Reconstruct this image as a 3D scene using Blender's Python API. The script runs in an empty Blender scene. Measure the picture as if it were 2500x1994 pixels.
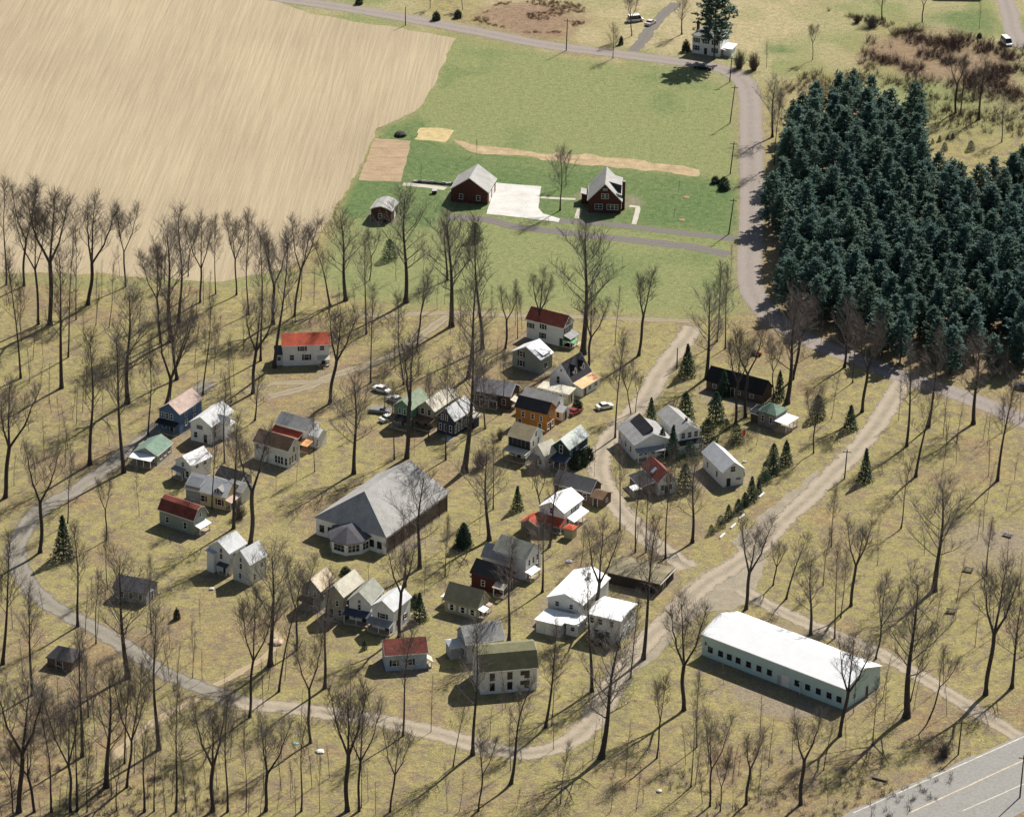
import bpy, math, random
import numpy as np
from mathutils import Vector, Matrix

# ---------------------------------------------------------------- camera, sky, sun, exposure
SC = bpy.context.scene
COL = SC.collection
PITCH, ROLL, CAM_H = math.radians(24.861), math.radians(0.877), 374.0
cam_d = bpy.data.cameras.new("camera")
cam_d.sensor_fit = 'HORIZONTAL'; cam_d.sensor_width = 36.0
cam_d.lens = 9340.6 / 2500.0 * 36.0
cam_d.clip_start = 5.0; cam_d.clip_end = 9000.0
cam = bpy.data.objects.new("camera", cam_d); COL.objects.link(cam)
_f = Vector((0, math.cos(PITCH), -math.sin(PITCH))); _r = Vector((1, 0, 0)); _u = _r.cross(_f)
_r2 = _r * math.cos(ROLL) + _u * math.sin(ROLL); _u2 = -_r * math.sin(ROLL) + _u * math.cos(ROLL)
cam.matrix_world = Matrix(((_r2.x, _u2.x, -_f.x, 0), (_r2.y, _u2.y, -_f.y, 0), (_r2.z, _u2.z, -_f.z, CAM_H), (0, 0, 0, 1)))
SC.camera = cam

SUN_AZ, SUN_EL = math.radians(34.0), math.radians(43.0)
world = bpy.data.worlds.new("World"); SC.world = world; world.use_nodes = True
wn = world.node_tree.nodes; wl = world.node_tree.links
for n in list(wn): wn.remove(n)
wo = wn.new('ShaderNodeOutputWorld'); wb = wn.new('ShaderNodeBackground'); ws = wn.new('ShaderNodeTexSky')
ws.sky_type = 'NISHITA'; ws.sun_disc = False; ws.sun_elevation = SUN_EL; ws.sun_rotation = SUN_AZ
ws.air_density = 1.2; ws.dust_density = 1.6
wb.inputs['Strength'].default_value = 0.05
wl.new(ws.outputs[0], wb.inputs[0]); wl.new(wb.outputs[0], wo.inputs[0])

sun_d = bpy.data.lights.new("sun", 'SUN'); sun_d.energy = 5.0; sun_d.angle = math.radians(0.5); sun_d.color = (1.0, 0.955, 0.885)
sun = bpy.data.objects.new("sun", sun_d); COL.objects.link(sun)
SUN_DIR = Vector((math.sin(SUN_AZ) * math.cos(SUN_EL), math.cos(SUN_AZ) * math.cos(SUN_EL), math.sin(SUN_EL)))
sun.rotation_euler = SUN_DIR.to_track_quat('Z', 'Y').to_euler(); sun.location = (0, 800, 300)

SC.view_settings.view_transform = 'Standard'; SC.view_settings.look = 'None'
SC.view_settings.exposure = 0.56; SC.view_settings.gamma = 1.0
SC.view_settings.use_curve_mapping = False
SC.cycles.max_bounces = 5; SC.cycles.diffuse_bounces = 3; SC.cycles.glossy_bounces = 2

# ---------------------------------------------------------------- helpers: materials
MATS = {}
def nodes_of(name):
    m = bpy.data.materials.new(name); m.use_nodes = True
    nt = m.node_tree; b = nt.nodes['Principled BSDF']
    b.inputs['Specular IOR Level'].default_value = 0.2
    return m, nt, b
def pos(nt, scale=(1, 1, 1), rotz=0.0):
    tc = nt.nodes.new('ShaderNodeTexCoord'); mp = nt.nodes.new('ShaderNodeMapping')
    mp.inputs['Scale'].default_value = scale; src = tc.outputs['Object']
    if rotz:
        m0 = nt.nodes.new('ShaderNodeMapping'); m0.inputs['Rotation'].default_value = (0, 0, rotz)
        nt.links.new(src, m0.inputs[0]); src = m0.outputs[0]
    nt.links.new(src, mp.inputs[0]); return mp.outputs[0]
def noise(nt, vec, scale, detail=3.0, rough=0.55, dist=0.0):
    n = nt.nodes.new('ShaderNodeTexNoise'); n.inputs['Scale'].default_value = scale
    n.inputs['Detail'].default_value = detail; n.inputs['Roughness'].default_value = rough
    n.inputs['Distortion'].default_value = dist
    nt.links.new(vec, n.inputs['Vector']); return n.outputs['Fac']
def ramp(nt, fac, a, b, lo=0.0, hi=1.0):
    r = nt.nodes.new('ShaderNodeMapRange'); r.inputs['From Min'].default_value = a; r.inputs['From Max'].default_value = b
    r.inputs['To Min'].default_value = lo; r.inputs['To Max'].default_value = hi
    nt.links.new(fac, r.inputs['Value']); return r.outputs[0]
def mixc(nt, fac, c1, c2, mode='MIX'):
    x = nt.nodes.new('ShaderNodeMix'); x.data_type = 'RGBA'; x.blend_type = mode
    if isinstance(fac, (int, float)): x.inputs['Factor'].default_value = fac
    else: nt.links.new(fac, x.inputs['Factor'])
    for i, c in ((6, c1), (7, c2)):
        if isinstance(c, tuple): x.inputs[i].default_value = (*c, 1)
        else: nt.links.new(c, x.inputs[i])
    return x.outputs[2]
def mul(nt, a, b):
    m = nt.nodes.new('ShaderNodeMath'); m.operation = 'MULTIPLY'
    for i, v in enumerate((a, b)):
        if isinstance(v, (int, float)): m.inputs[i].default_value = v
        else: nt.links.new(v, m.inputs[i])
    return m.outputs[0]
def simple(name, c, var=0.18, scale=1.2, rough=0.8, c2=None, stretch=(1, 1, 1), spec=0.2, fine=0.0):
    """base colour with blotchy weathering (two noise scales)"""
    if name in MATS: return MATS[name]
    m, nt, b = nodes_of(name); b.inputs['Roughness'].default_value = rough; b.inputs['Specular IOR Level'].default_value = spec
    v = pos(nt, stretch)
    n1 = ramp(nt, noise(nt, v, scale, 4, 0.6), 0.3, 0.7)
    d = tuple(max(0, x * (1 - var)) for x in c) if c2 is None else c2
    u = tuple(min(1, x * (1 + var * .6)) for x in c)
    col = mixc(nt, n1, d, u)
    if fine:
        n2 = ramp(nt, noise(nt, v, scale * 7, 2, 0.7), 0.3, 0.7, 1 - fine, 1 + fine)
        cx = nt.nodes.new('ShaderNodeCombineColor')
        for i in range(3): nt.links.new(n2, cx.inputs[i])
        col = mixc(nt, 1.0, col, cx.outputs[0], 'MULTIPLY')
    nt.links.new(col, b.inputs['Base Color']); MATS[name] = m; return m

# ---------------------------------------------------------------- helpers: meshes and objects
class MB:
    def __init__(s): s.v = []; s.f = []
    def add(s, vs, fs):
        o = len(s.v); s.v += [tuple(p) for p in vs]; s.f += [tuple(i + o for i in q) for q in fs]
    def box(s, x0, x1, y0, y1, z0, z1):
        s.add([(x0, y0, z0), (x1, y0, z0), (x1, y1, z0), (x0, y1, z0), (x0, y0, z1), (x1, y0, z1), (x1, y1, z1), (x0, y1, z1)],
              [(3, 2, 1, 0), (4, 5, 6, 7), (0, 1, 5, 4), (1, 2, 6, 5), (2, 3, 7, 6), (3, 0, 4, 7)])
    def prism(s, prof, x0, x1):
        """profile in (y,z), counter-clockwise seen from +x, extruded along x; convex profile"""
        n = len(prof); vs = [(x0, y, z) for y, z in prof] + [(x1, y, z) for y, z in prof]
        fs = [tuple(range(n - 1, -1, -1)), tuple(range(n, 2 * n))]
        fs += [(i, (i + 1) % n, n + (i + 1) % n, n + i) for i in range(n)]
        s.add(vs, fs)
    def tube(s, pts, rad, sides=5, cap=False):
        pts = [Vector(p) for p in pts]; n = len(pts); o = len(s.v)
        for i, p in enumerate(pts):
            t = (pts[min(i + 1, n - 1)] - pts[max(i - 1, 0)]).normalized()
            a = Vector((1, 0, 0)) if abs(t.x) < .8 else Vector((0, 1, 0))
            e1 = t.cross(a).normalized(); e2 = t.cross(e1)
            for k in range(sides):
                w = 2 * math.pi * k / sides
                s.v.append(tuple(p + (e1 * math.cos(w) + e2 * math.sin(w)) * rad[i]))
        for i in range(n - 1):
            for k in range(sides):
                k2 = (k + 1) % sides
                s.f.append((o + i * sides + k, o + i * sides + k2, o + (i + 1) * sides + k2, o + (i + 1) * sides + k))
        if cap:
            s.f.append(tuple(o + k for k in range(sides - 1, -1, -1))); s.f.append(tuple(o + (n - 1) * sides + k for k in range(sides)))
    def spike(s, a, b, r):
        a = Vector(a); b = Vector(b); t = (b - a).normalized()
        q = Vector((1, 0, 0)) if abs(t.x) < .8 else Vector((0, 1, 0))
        e1 = t.cross(q).normalized(); e2 = t.cross(e1); o = len(s.v)
        for k in range(3):
            w = 2.0944 * k; s.v.append(tuple(a + (e1 * math.cos(w) + e2 * math.sin(w)) * r))
        s.v.append(tuple(b)); s.f += [(o, o + 1, o + 3), (o + 1, o + 2, o + 3), (o + 2, o, o + 3)]
    def mesh(s, name, mat):
        me = bpy.data.meshes.new(name); me.from_pydata(s.v, [], s.f); me.update()
        if mat: me.materials.append(mat)
        return me
def link(name, data, parent=None, loc=None, rz=0.0):
    o = bpy.data.objects.new(name, data); COL.objects.link(o)
    if parent: o.parent = parent
    if loc: o.location = loc
    if rz: o.rotation_euler = (0, 0, rz)
    return o
def obj(name, mb, mat, parent=None, loc=None, rz=0.0): return link(name, mb.mesh(name, mat), parent, loc, rz)
def tag(o, label, cat, group=None):
    o['label'] = label; o['category'] = cat
    if group: o['group'] = group
    return o
def thing(name, label, cat, loc, rz=0.0, group=None):
    o = link(name, None, None, loc, rz); o.empty_display_size = .5
    return tag(o, label, cat, group)
def struct(o, kind='structure'): o['kind'] = kind; return o

# value noise used to make outlines and ground zones uneven
_rs = np.random.RandomState(5); _NG = _rs.rand(256, 256)
def vnoise(x, y):
    x = np.asarray(x, float); y = np.asarray(y, float)
    xi = np.floor(x).astype(int); yi = np.floor(y).astype(int); fx = x - xi; fy = y - yi
    fx = fx * fx * (3 - 2 * fx); fy = fy * fy * (3 - 2 * fy); g = lambda a, b: _NG[a % 256, b % 256]
    return (g(xi, yi) * (1 - fx) + g(xi + 1, yi) * fx) * (1 - fy) + (g(xi, yi + 1) * (1 - fx) + g(xi + 1, yi + 1) * fx) * fy
def inpoly(X, Y, P):
    r = np.zeros(X.shape, bool); n = len(P)
    for i in range(n):
        x1, y1 = P[i]; x2, y2 = P[(i + 1) % n]
        if y1 == y2: continue
        c = ((y1 > Y) != (y2 > Y)) & (X < (x2 - x1) * (Y - y1) / (y2 - y1) + x1); r ^= c
    return r
def resample(P, step, closed=False):
    P = [np.array(p, float) for p in P]; n = len(P); out = []
    m = n if closed else n - 1
    for i in range(m):
        p1 = P[i]; p2 = P[(i + 1) % n]
        p0 = P[(i - 1) % n] if closed or i > 0 else p1; p3 = P[(i + 2) % n] if closed or i + 2 < n else p2
        k = max(1, int(np.hypot(*(p2 - p1)) / step))
        for j in range(k):
            t = j / k
            if closed: out.append(p1 * (1 - t) + p2 * t)
            else: out.append(.5 * ((2 * p1) + (-p0 + p2) * t + (2 * p0 - 5 * p1 + 4 * p2 - p3) * t * t + (-p0 + 3 * p1 - 3 * p2 + p3) * t ** 3))
    if not closed: out.append(P[-1])
    return np.array(out)
# ---------------------------------------------------------------- ground sheet with uneven zones
GL = {"road":[[-97.0,1109.5],[-71.8,1098.6],[-52.8,1091.1],[-34.0,1082.4],[-12.6,1071.5],[8.4,1060.2],[29.1,1053.3],[49.6,1046.5],[59.0,1041.7],[64.1,1033.9],[65.9,1020.6],[65.1,997.7],[64.0,972.1],[62.5,940.7],[60.9,914.2],[59.6,895.2],[59.5,879.2],[62.2,866.5],[66.6,856.4],[73.5,847.0],[82.1,838.8],[92.6,828.7],[103.1,820.4],[113.3,810.7],[123.0,799.9],[141.7,776.6]],"drive":[[93.1,827.9],[90.8,820.5],[87.5,810.3],[83.6,799.7],[77.6,785.5],[71.3,772.9],[65.8,761.9],[59.9,751.1],[54.0,738.2],[48.0,729.1],[42.1,721.2],[36.7,711.3],[31.9,701.6],[27.3,692.2],[22.7,680.9],[19.6,670.0],[17.1,661.3],[13.8,654.6],[9.1,649.8],[3.1,647.7],[-3.4,649.4],[-10.9,653.4],[-18.5,656.9],[-27.0,660.3],[-35.6,662.5],[-44.2,664.1],[-51.8,665.8],[-58.7,669.5]],"loop":[[-58.8,669.9],[-63.8,673.6],[-70.0,678.6],[-77.1,687.2],[-85.3,696.3],[-93.0,703.4],[-99.8,712.6],[-104.0,722.9],[-105.9,732.8],[-104.8,744.3],[-101.7,753.3],[-97.2,759.6],[-92.8,767.9],[-88.0,777.9],[-84.0,786.6],[-80.0,796.4],[-76.1,808.3],[-71.4,819.1]],"lane2":[[-56.7,811.9],[-47.4,818.0],[-43.7,823.0],[-37.4,828.1],[-31.9,832.8],[-27.2,838.5],[-22.5,847.8],[-18.6,855.7],[-14.5,861.1],[-9.5,862.7]],"lane3":[[-39.2,860.5],[-28.8,860.6],[-15.4,862.5],[-3.6,861.5],[9.0,861.3],[19.9,860.9],[29.9,860.2],[43.7,859.7]],"lane3b":[[53.3,855.9],[60.1,853.3],[65.8,852.1]],"lane4":[[44.0,856.1],[42.0,849.2],[38.2,838.3],[34.4,825.8],[30.7,812.2],[25.5,800.2],[21.5,788.6],[19.9,778.5],[20.6,768.7],[22.6,760.4],[25.1,752.2],[28.5,744.2],[33.4,735.3],[38.3,727.6]],"lane5":[[49.0,718.1],[54.6,710.8],[62.1,703.2],[69.5,696.6],[76.8,689.7],[84.6,679.9],[93.0,668.0],[102.0,655.4]],"drv1":[[8.7,924.3],[15.8,923.0],[22.4,922.1],[31.3,919.9],[40.1,917.3],[46.9,915.6],[57.5,912.8]],"drv2":[[-17.6,925.2],[-11.8,924.6],[-6.0,923.1],[-1.5,919.7],[6.9,917.2],[17.9,914.1],[28.9,911.6],[39.8,908.6],[46.6,906.6],[54.9,902.4]],"farmdrv":[[33.9,1056.0],[37.1,1066.7],[39.4,1077.4],[43.3,1088.5],[47.8,1099.7]],"redlane":[[-61.9,814.5],[-57.8,818.6],[-52.2,819.7],[-45.8,820.5],[-41.8,821.6]],"pathleft":[[-58.6,672.7],[-54.3,678.5],[-50.4,683.7],[-48.0,688.9],[-46.8,692.6],[-48.8,696.2]],"pathlow":[[-61.6,667.3],[-65.4,663.4],[-69.6,657.8],[-72.8,652.3],[-75.2,646.2],[-76.5,642.2]],"fardrive":[[147.9,1115.4],[148.0,1102.0],[147.7,1089.1],[147.1,1078.2],[148.6,1064.0]],"walk1":[[6.7,939.8],[10.1,939.4],[15.9,938.9]],"walk2":[[17.0,932.1],[16.0,925.4]],"walk3":[[30.0,934.6],[32.3,934.2],[30.9,922.0]],"wallwalk":[[-29.9,947.8],[-24.4,946.8],[-18.5,944.9]]}
GP = {"field":[[-209.3,1212.3],[-83.8,1106.3],[-61.9,1085.1],[-48.9,1078.7],[-35.0,1073.2],[-18.4,1064.9],[-20.8,1047.6],[-22.8,1031.6],[-25.9,1010.4],[-28.8,1002.1],[-38.3,989.5],[-40.1,973.7],[-42.5,955.7],[-45.0,940.7],[-47.9,926.1],[-50.9,908.4],[-53.3,896.9],[-56.4,890.1],[-72.8,879.5],[-90.1,881.5],[-103.1,883.8],[-128.8,883.3],[-154.4,882.9],[-237.4,889.6]],"pad":[[-5.2,949.8],[6.9,947.6],[6.4,938.0],[6.1,932.5],[7.4,928.4],[11.7,925.0],[11.3,922.7],[2.4,925.2],[-7.4,927.6]],"garden":[[-38.7,981.6],[-28.8,980.0],[-30.4,949.7],[-41.9,950.1]],"straw":[[-26.6,990.0],[-21.9,990.9],[-17.3,988.0],[-19.2,979.5],[-27.5,981.8]],"strip":[[-17.2,982.5],[-9.4,977.6],[4.6,973.0],[18.5,971.7],[34.7,967.2],[48.7,962.7],[50.0,962.8],[49.1,956.8],[45.9,957.5],[32.2,961.4],[16.2,965.1],[2.3,969.7],[-11.7,971.9],[-15.0,976.7]],"meadow":[[-17.1,1063.4],[4.5,1054.7],[29.2,1045.5],[48.8,1039.9],[59.7,1031.0],[61.6,1019.8],[60.3,987.2],[58.8,948.7],[56.9,912.8],[56.5,890.1],[56.0,863.0],[44.6,861.8],[19.9,862.5],[-7.9,863.8],[-25.6,865.5],[-40.6,871.3],[-49.3,884.0],[-47.9,908.6],[-46.2,926.2],[-44.1,940.8],[-41.2,955.8],[-38.3,988.2],[-26.1,1007.6],[-22.8,1031.6]],"lawn":[[-46.2,926.2],[-44.1,940.8],[-41.7,957.0],[-37.8,986.9],[-25.9,999.5],[-23.5,979.6],[-15.9,977.3],[-10.2,971.1],[16.2,964.5],[48.4,956.4],[59.0,953.7],[57.2,913.9],[44.4,915.8],[18.0,921.7],[11.3,922.6],[-8.7,927.7],[-20.3,926.1],[-21.9,917.7],[-35.1,917.2]],"verge":[[-88.8,1099.6],[-68.1,1088.7],[-44.2,1076.6],[-44.7,1089.0],[-69.0,1103.8]],"plaza":[[32.6,706.9],[36.9,718.8],[43.3,727.8],[49.7,732.5],[56.0,736.0],[53.3,724.8],[52.2,713.5],[46.5,708.4],[40.5,707.1],[36.3,700.7],[32.1,690.3],[27.1,684.0],[25.3,690.1]],"plaza2":[[49.6,731.3],[48.0,740.3],[54.8,753.2],[61.7,764.1],[68.9,776.5],[70.7,771.7],[64.5,757.1],[58.6,745.2],[53.9,736.0]],"brownpatch":[[98.7,752.6],[106.9,752.0],[114.1,749.7],[114.6,738.2],[110.1,730.8],[102.7,730.6],[97.7,735.2],[94.7,742.5]],"highway":[[64.0,626.5],[74.5,635.4],[85.2,644.3],[101.9,658.3],[118.8,672.6],[126.6,655.0],[98.6,628.8],[92.8,623.0],[75.5,609.1],[55.8,599.6],[47.1,612.5]],"greenstrip":[[-141.9,884.8],[-128.8,883.1],[-103.1,883.0],[-85.8,881.5],[-70.7,879.9],[-56.2,888.2],[-51.7,883.9],[-64.0,875.8],[-85.3,876.0],[-106.9,878.5],[-128.4,879.8],[-141.1,879.3]],"greenright":[[15.1,651.6],[20.1,668.9],[24.4,677.4],[29.4,684.8],[35.4,698.2],[44.4,709.1],[46.4,706.1],[40.2,695.4],[33.5,683.5],[29.2,676.2],[24.2,669.0],[20.2,653.1],[13.4,646.3]],"far_meadow":[[-18.6,1115.9],[-13.1,1100.0],[-10.9,1090.6],[-5.8,1083.1],[29.5,1063.3],[52.0,1052.4],[65.2,1057.5],[80.7,1065.6],[107.4,1085.2],[88.2,1104.8],[78.7,1120.6]],"farlawn":[[117.3,1082.6],[128.9,1097.2],[144.5,1097.9],[142.1,1076.1],[131.4,1071.0],[121.7,1075.1]],"farlawn2":[[65.0,1063.4],[70.6,1065.2],[78.8,1059.6],[77.9,1052.1],[69.8,1050.3]],"brownfield":[[-13.9,1081.1],[-5.9,1097.2],[9.6,1101.1],[19.9,1096.8],[19.7,1079.6],[12.0,1070.1],[-0.6,1071.0]],"scrub":[[103.7,1071.2],[117.1,1079.5],[131.7,1074.1],[145.5,1061.1],[146.2,1043.5],[143.3,1017.9],[122.8,1033.8],[109.0,1044.7],[99.9,1054.6]],"pines":[[65.6,864.0],[65.5,897.9],[66.6,931.3],[70.3,954.9],[74.7,982.7],[78.2,1003.6],[86.2,1011.5],[100.1,1013.5],[110.8,990.6],[110.7,959.6],[114.0,947.8],[124.3,947.7],[137.7,950.3],[156.9,946.7],[141.8,834.9],[121.8,830.6],[105.6,825.3],[93.8,834.3],[80.1,848.3]],"line1":[[66.0,627.1],[101.8,657.2],[114.8,668.1]],"line2":[[76.4,627.2],[100.8,648.1],[113.7,659.2]],"line3":[[86.9,628.5],[99.7,638.9],[112.4,649.3]]}
def axis(lo, hi, step, far):
    a = list(np.arange(lo, hi + step * .5, step)); d = step; l = lo; h = hi; L = []; R = []
    while l > -far: d *= 1.6; l -= d; L.append(l)
    d = step
    while h < far: d *= 1.6; h += d; R.append(h)
    return np.array(L[::-1] + a + R)
gx = axis(-190, 190, 1.25, 3500); gy = axis(585, 1150, 1.25, 4500)
GX, GY = np.meshgrid(gx, gy); nx, ny = len(gx), len(gy)
def soft(name, warp=5.0, wl_=14.0, k=5, spread=1.6):
    acc = np.zeros(GX.shape)
    rr = np.random.RandomState(len(name) * 7 + 3)
    for i in range(k):
        dx = (vnoise(GX / wl_ + 3 * i, GY / wl_) - .5) * warp + (vnoise(GX / 3.1, GY / 3.1 + 5 * i) - .5) * warp * .5 + rr.randn() * spread
        dy = (vnoise(GX / wl_ + 40, GY / wl_ + 3 * i) - .5) * warp * 2 + rr.randn() * spread * 1.5
        acc += inpoly(GX + dx, GY + dy, GP[name])
    return acc / k
def near_line(name, w, fade):
    P = resample(GL[name], 3.0); d = np.full(GX.shape, 1e9)
    for x, y in P: d = np.minimum(d, (GX - x) ** 2 + (GY - y) ** 2)
    return np.clip(1 - (np.sqrt(d) - w) / fade, 0, 1)
n_big = vnoise(GX / 22, GY / 30); n_mid = vnoise(GX / 7 + 9, GY / 9); n_sm = vnoise(GX / 2.6 + 4, GY / 2.6)
meadow = np.clip(soft('meadow') + soft('far_meadow') * .25 * n_mid + soft('greenstrip') * .9 + soft('verge') * .8, 0, 1)
back = np.clip((GY - 985 + 30 * (n_big - .5)) / 40, 0, 1)
meadow = np.maximum(meadow, back * np.clip((n_big - .15) * 2.0, 0, .95))
lawn = np.clip(soft('lawn', 3, 9) * (.75 + .25 * n_mid) + soft('greenright') * .5 * n_mid + soft('farlawn') * .8 + soft('farlawn2') * .8
               + soft('meadow') * np.clip((n_big * n_mid - .33) * 2.2, 0, .45), 0, 1)
litter = np.clip((n_big - .48) * 1.7 + (n_mid - .5) * 1.9, 0, 1) * (1 - meadow) * (1 - lawn) * (GY < 905)
litter = np.clip(litter + ((GY < 668) * (GX > 15) * .5 + (GY < 650) * .35 + (GX < -60) * (GY < 700) * .35) * n_mid, 0, 1)
bare = soft('brownpatch') * .8 + soft('plaza', 3, 6) * .25 + np.clip(near_line('road', 3.4, 3.0), 0, 1) * .35 * (n_sm > .35)
for n in ('drive', 'lane4', 'lane5', 'loop', 'lane2'): bare = np.maximum(bare, near_line(n, 1.6, 1.8) * .6 * n_mid)
HK = [[56.3,1056.9,4.6],[-11.3,940.0,5.5],[23.8,937.0,7.8],[-34.0,924.5,3.7],[-49.5,832.9,5.8],[-75.4,795.6,5.3],[-68.4,790.7,5.2],[-80.7,778.0,3.8],[-71.2,769.4,3.2],[-65.6,756.7,5.3],[-71.4,743.4,5.1],[-61.9,761.1,3.6],[-53.0,776.7,5.2],[-48.8,788.4,4.4],[-60.2,724.3,3.0],[-55.2,719.5,2.6],[-23.1,799.7,4.2],[-17.2,800.7,5.3],[-13.0,795.6,4.2],[8.6,847.0,5.4],[3.6,830.7,5.1],[13.6,820.2,4.2],[10.2,812.2,4.1],[6.9,805.2,4.6],[5.4,797.5,4.3],[2.9,783.0,3.3],[7.4,777.1,2.1],[13.3,780.3,4.6],[14.3,760.9,4.9],[10.7,749.2,4.3],[1.3,723.8,4.0],[-1.8,725.8,3.4],[-3.8,716.6,4.2],[-9.1,705.6,4.1],[-21.1,683.4,4.5],[-5.7,687.9,4.3],[-1.9,678.4,6.7],[14.5,708.6,7.0],[21.3,698.1,4.3],[9.0,698.6,3.0],[13.5,697.0,1.6],[27.9,721.6,6.0],[53.3,817.7,7.7],[60.7,800.9,3.1],[30.6,786.5,5.4],[37.9,790.5,6.3],[32.3,766.7,4.8],[46.9,772.7,5.9],[-27.9,747.0,12.9],[57.2,682.6,17.9],[-39.8,709.0,3.3],[-34.3,705.8,4.3],[-29.7,703.6,3.5],[-24.3,700.2,3.9],[-3.9,811.1,5.0]]
for hx, hy, hr in HK: bare = np.maximum(bare, np.clip(1.25 - (np.hypot(GX - hx, GY - hy) - hr) / 2.2, 0, 1) * np.clip((n_sm + n_mid - .75) * 1.6, 0, .85))
bare = np.clip(bare, 0, 1)
straw = np.clip(soft('far_meadow') * (.4 + .6 * n_mid) + back * np.clip((n_mid - .45) * 1.8, 0, .6) * (1 - soft('meadow')), 0, 1)
brown = np.clip(soft('scrub', 8) * .8 + soft('brownfield', 8) * .9 + soft('pines', 4) * .75, 0, 1)
gv = np.stack([GX.ravel(), GY.ravel(), np.zeros(GX.size)], 1)
idx = np.arange(nx * ny).reshape(ny, nx)
gf = np.stack([idx[:-1, :-1].ravel(), idx[:-1, 1:].ravel(), idx[1:, 1:].ravel(), idx[1:, :-1].ravel()], 1)
gme = bpy.data.meshes.new('ground'); gme.vertices.add(len(gv)); gme.vertices.foreach_set('co', gv.ravel())
gme.loops.add(gf.size); gme.loops.foreach_set('vertex_index', gf.ravel().astype(np.int32))
gme.polygons.add(len(gf)); gme.polygons.foreach_set('loop_start', np.arange(0, gf.size, 4, dtype=np.int32))
gme.update(); gme.validate()
for an, ch in (('cover', (meadow, lawn, litter)), ('soil', (bare, straw, brown))):
    at = gme.color_attributes.new(an, 'FLOAT_COLOR', 'POINT')
    at.data.foreach_set('color', np.stack([c.ravel() for c in ch] + [np.ones(GX.size)], 1).ravel().astype(np.float32))
m, nt, b = nodes_of('ground'); b.inputs['Roughness'].default_value = 0.95; b.inputs['Specular IOR Level'].default_value = 0.05
v = pos(nt)
def attr(n):
    a = nt.nodes.new('ShaderNodeAttribute'); a.attribute_name = n; s = nt.nodes.new('ShaderNodeSeparateColor')
    nt.links.new(a.outputs['Color'], s.inputs[0]); return s.outputs
cov = attr('cover'); soil = attr('soil')
f1 = ramp(nt, noise(nt, v, 0.14, 6, 0.66), .32, .68); f2 = ramp(nt, noise(nt, v, 0.55, 7, 0.74), .33, .67); f3 = ramp(nt, noise(nt, v, 2.4, 5, 0.8), .30, .70); f4 = ramp(nt, noise(nt, v, 0.33, 6, .7), .36, .66)
c = mixc(nt, f1, (0.285, 0.248, 0.098), (0.415, 0.335, 0.135))
c = mixc(nt, mul(nt, f2, .75), c, (0.175, 0.172, 0.076))
c = mixc(nt, mul(nt, ramp(nt, f4, .38, .85), .85), c, (0.180, 0.138, 0.108))
c = mixc(nt, mul(nt, ramp(nt, f3, .5, 1), .7), c, (0.47, 0.39, 0.23))
lit = mixc(nt, f1, mixc(nt, f3, (0.140, 0.108, 0.088), (0.290, 0.225, 0.160)), mixc(nt, f3, (0.160, 0.105, 0.070), (0.370, 0.235, 0.125)))
c = mixc(nt, mul(nt, cov[2], ramp(nt, f2, .1, .75)), c, lit)
mead = mixc(nt, f2, (0.135, 0.178, 0.066), (0.262, 0.275, 0.118)); c = mixc(nt, cov[0], c, mixc(nt, mul(nt, f3, .35), mead, (0.33, 0.30, 0.16)))
lw = mixc(nt, f2, (0.072, 0.130, 0.050), (0.170, 0.215, 0.085)); c = mixc(nt, cov[1], c, lw)
c = mixc(nt, soil[1], c, mixc(nt, f2, (0.27, 0.235, 0.12), (0.47, 0.385, 0.235)))
c = mixc(nt, soil[2], c, mixc(nt, f2, (0.165, 0.115, 0.085), (0.335, 0.225, 0.145)))
c = mixc(nt, soil[0], c, mixc(nt, f3, (0.20, 0.165, 0.125), (0.33, 0.27, 0.20)))
g3 = ramp(nt, noise(nt, v, 1.3, 8, .92), .34, .66, .50, 1.48)
cx = nt.nodes.new('ShaderNodeCombineColor')
for i in range(3): nt.links.new(g3, cx.inputs[i])
c = mixc(nt, 1.0, c, cx.outputs[0], 'MULTIPLY')
nt.links.new(c, b.inputs['Base Color'])
bp = nt.nodes.new('ShaderNodeBump'); bp.inputs['Strength'].default_value = .6; bp.inputs['Distance'].default_value = .25
nt.links.new(f3, bp.inputs['Height']); nt.links.new(bp.outputs[0], b.inputs['Normal'])
gme.materials.append(m)
struct(link('ground', gme))

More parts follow.
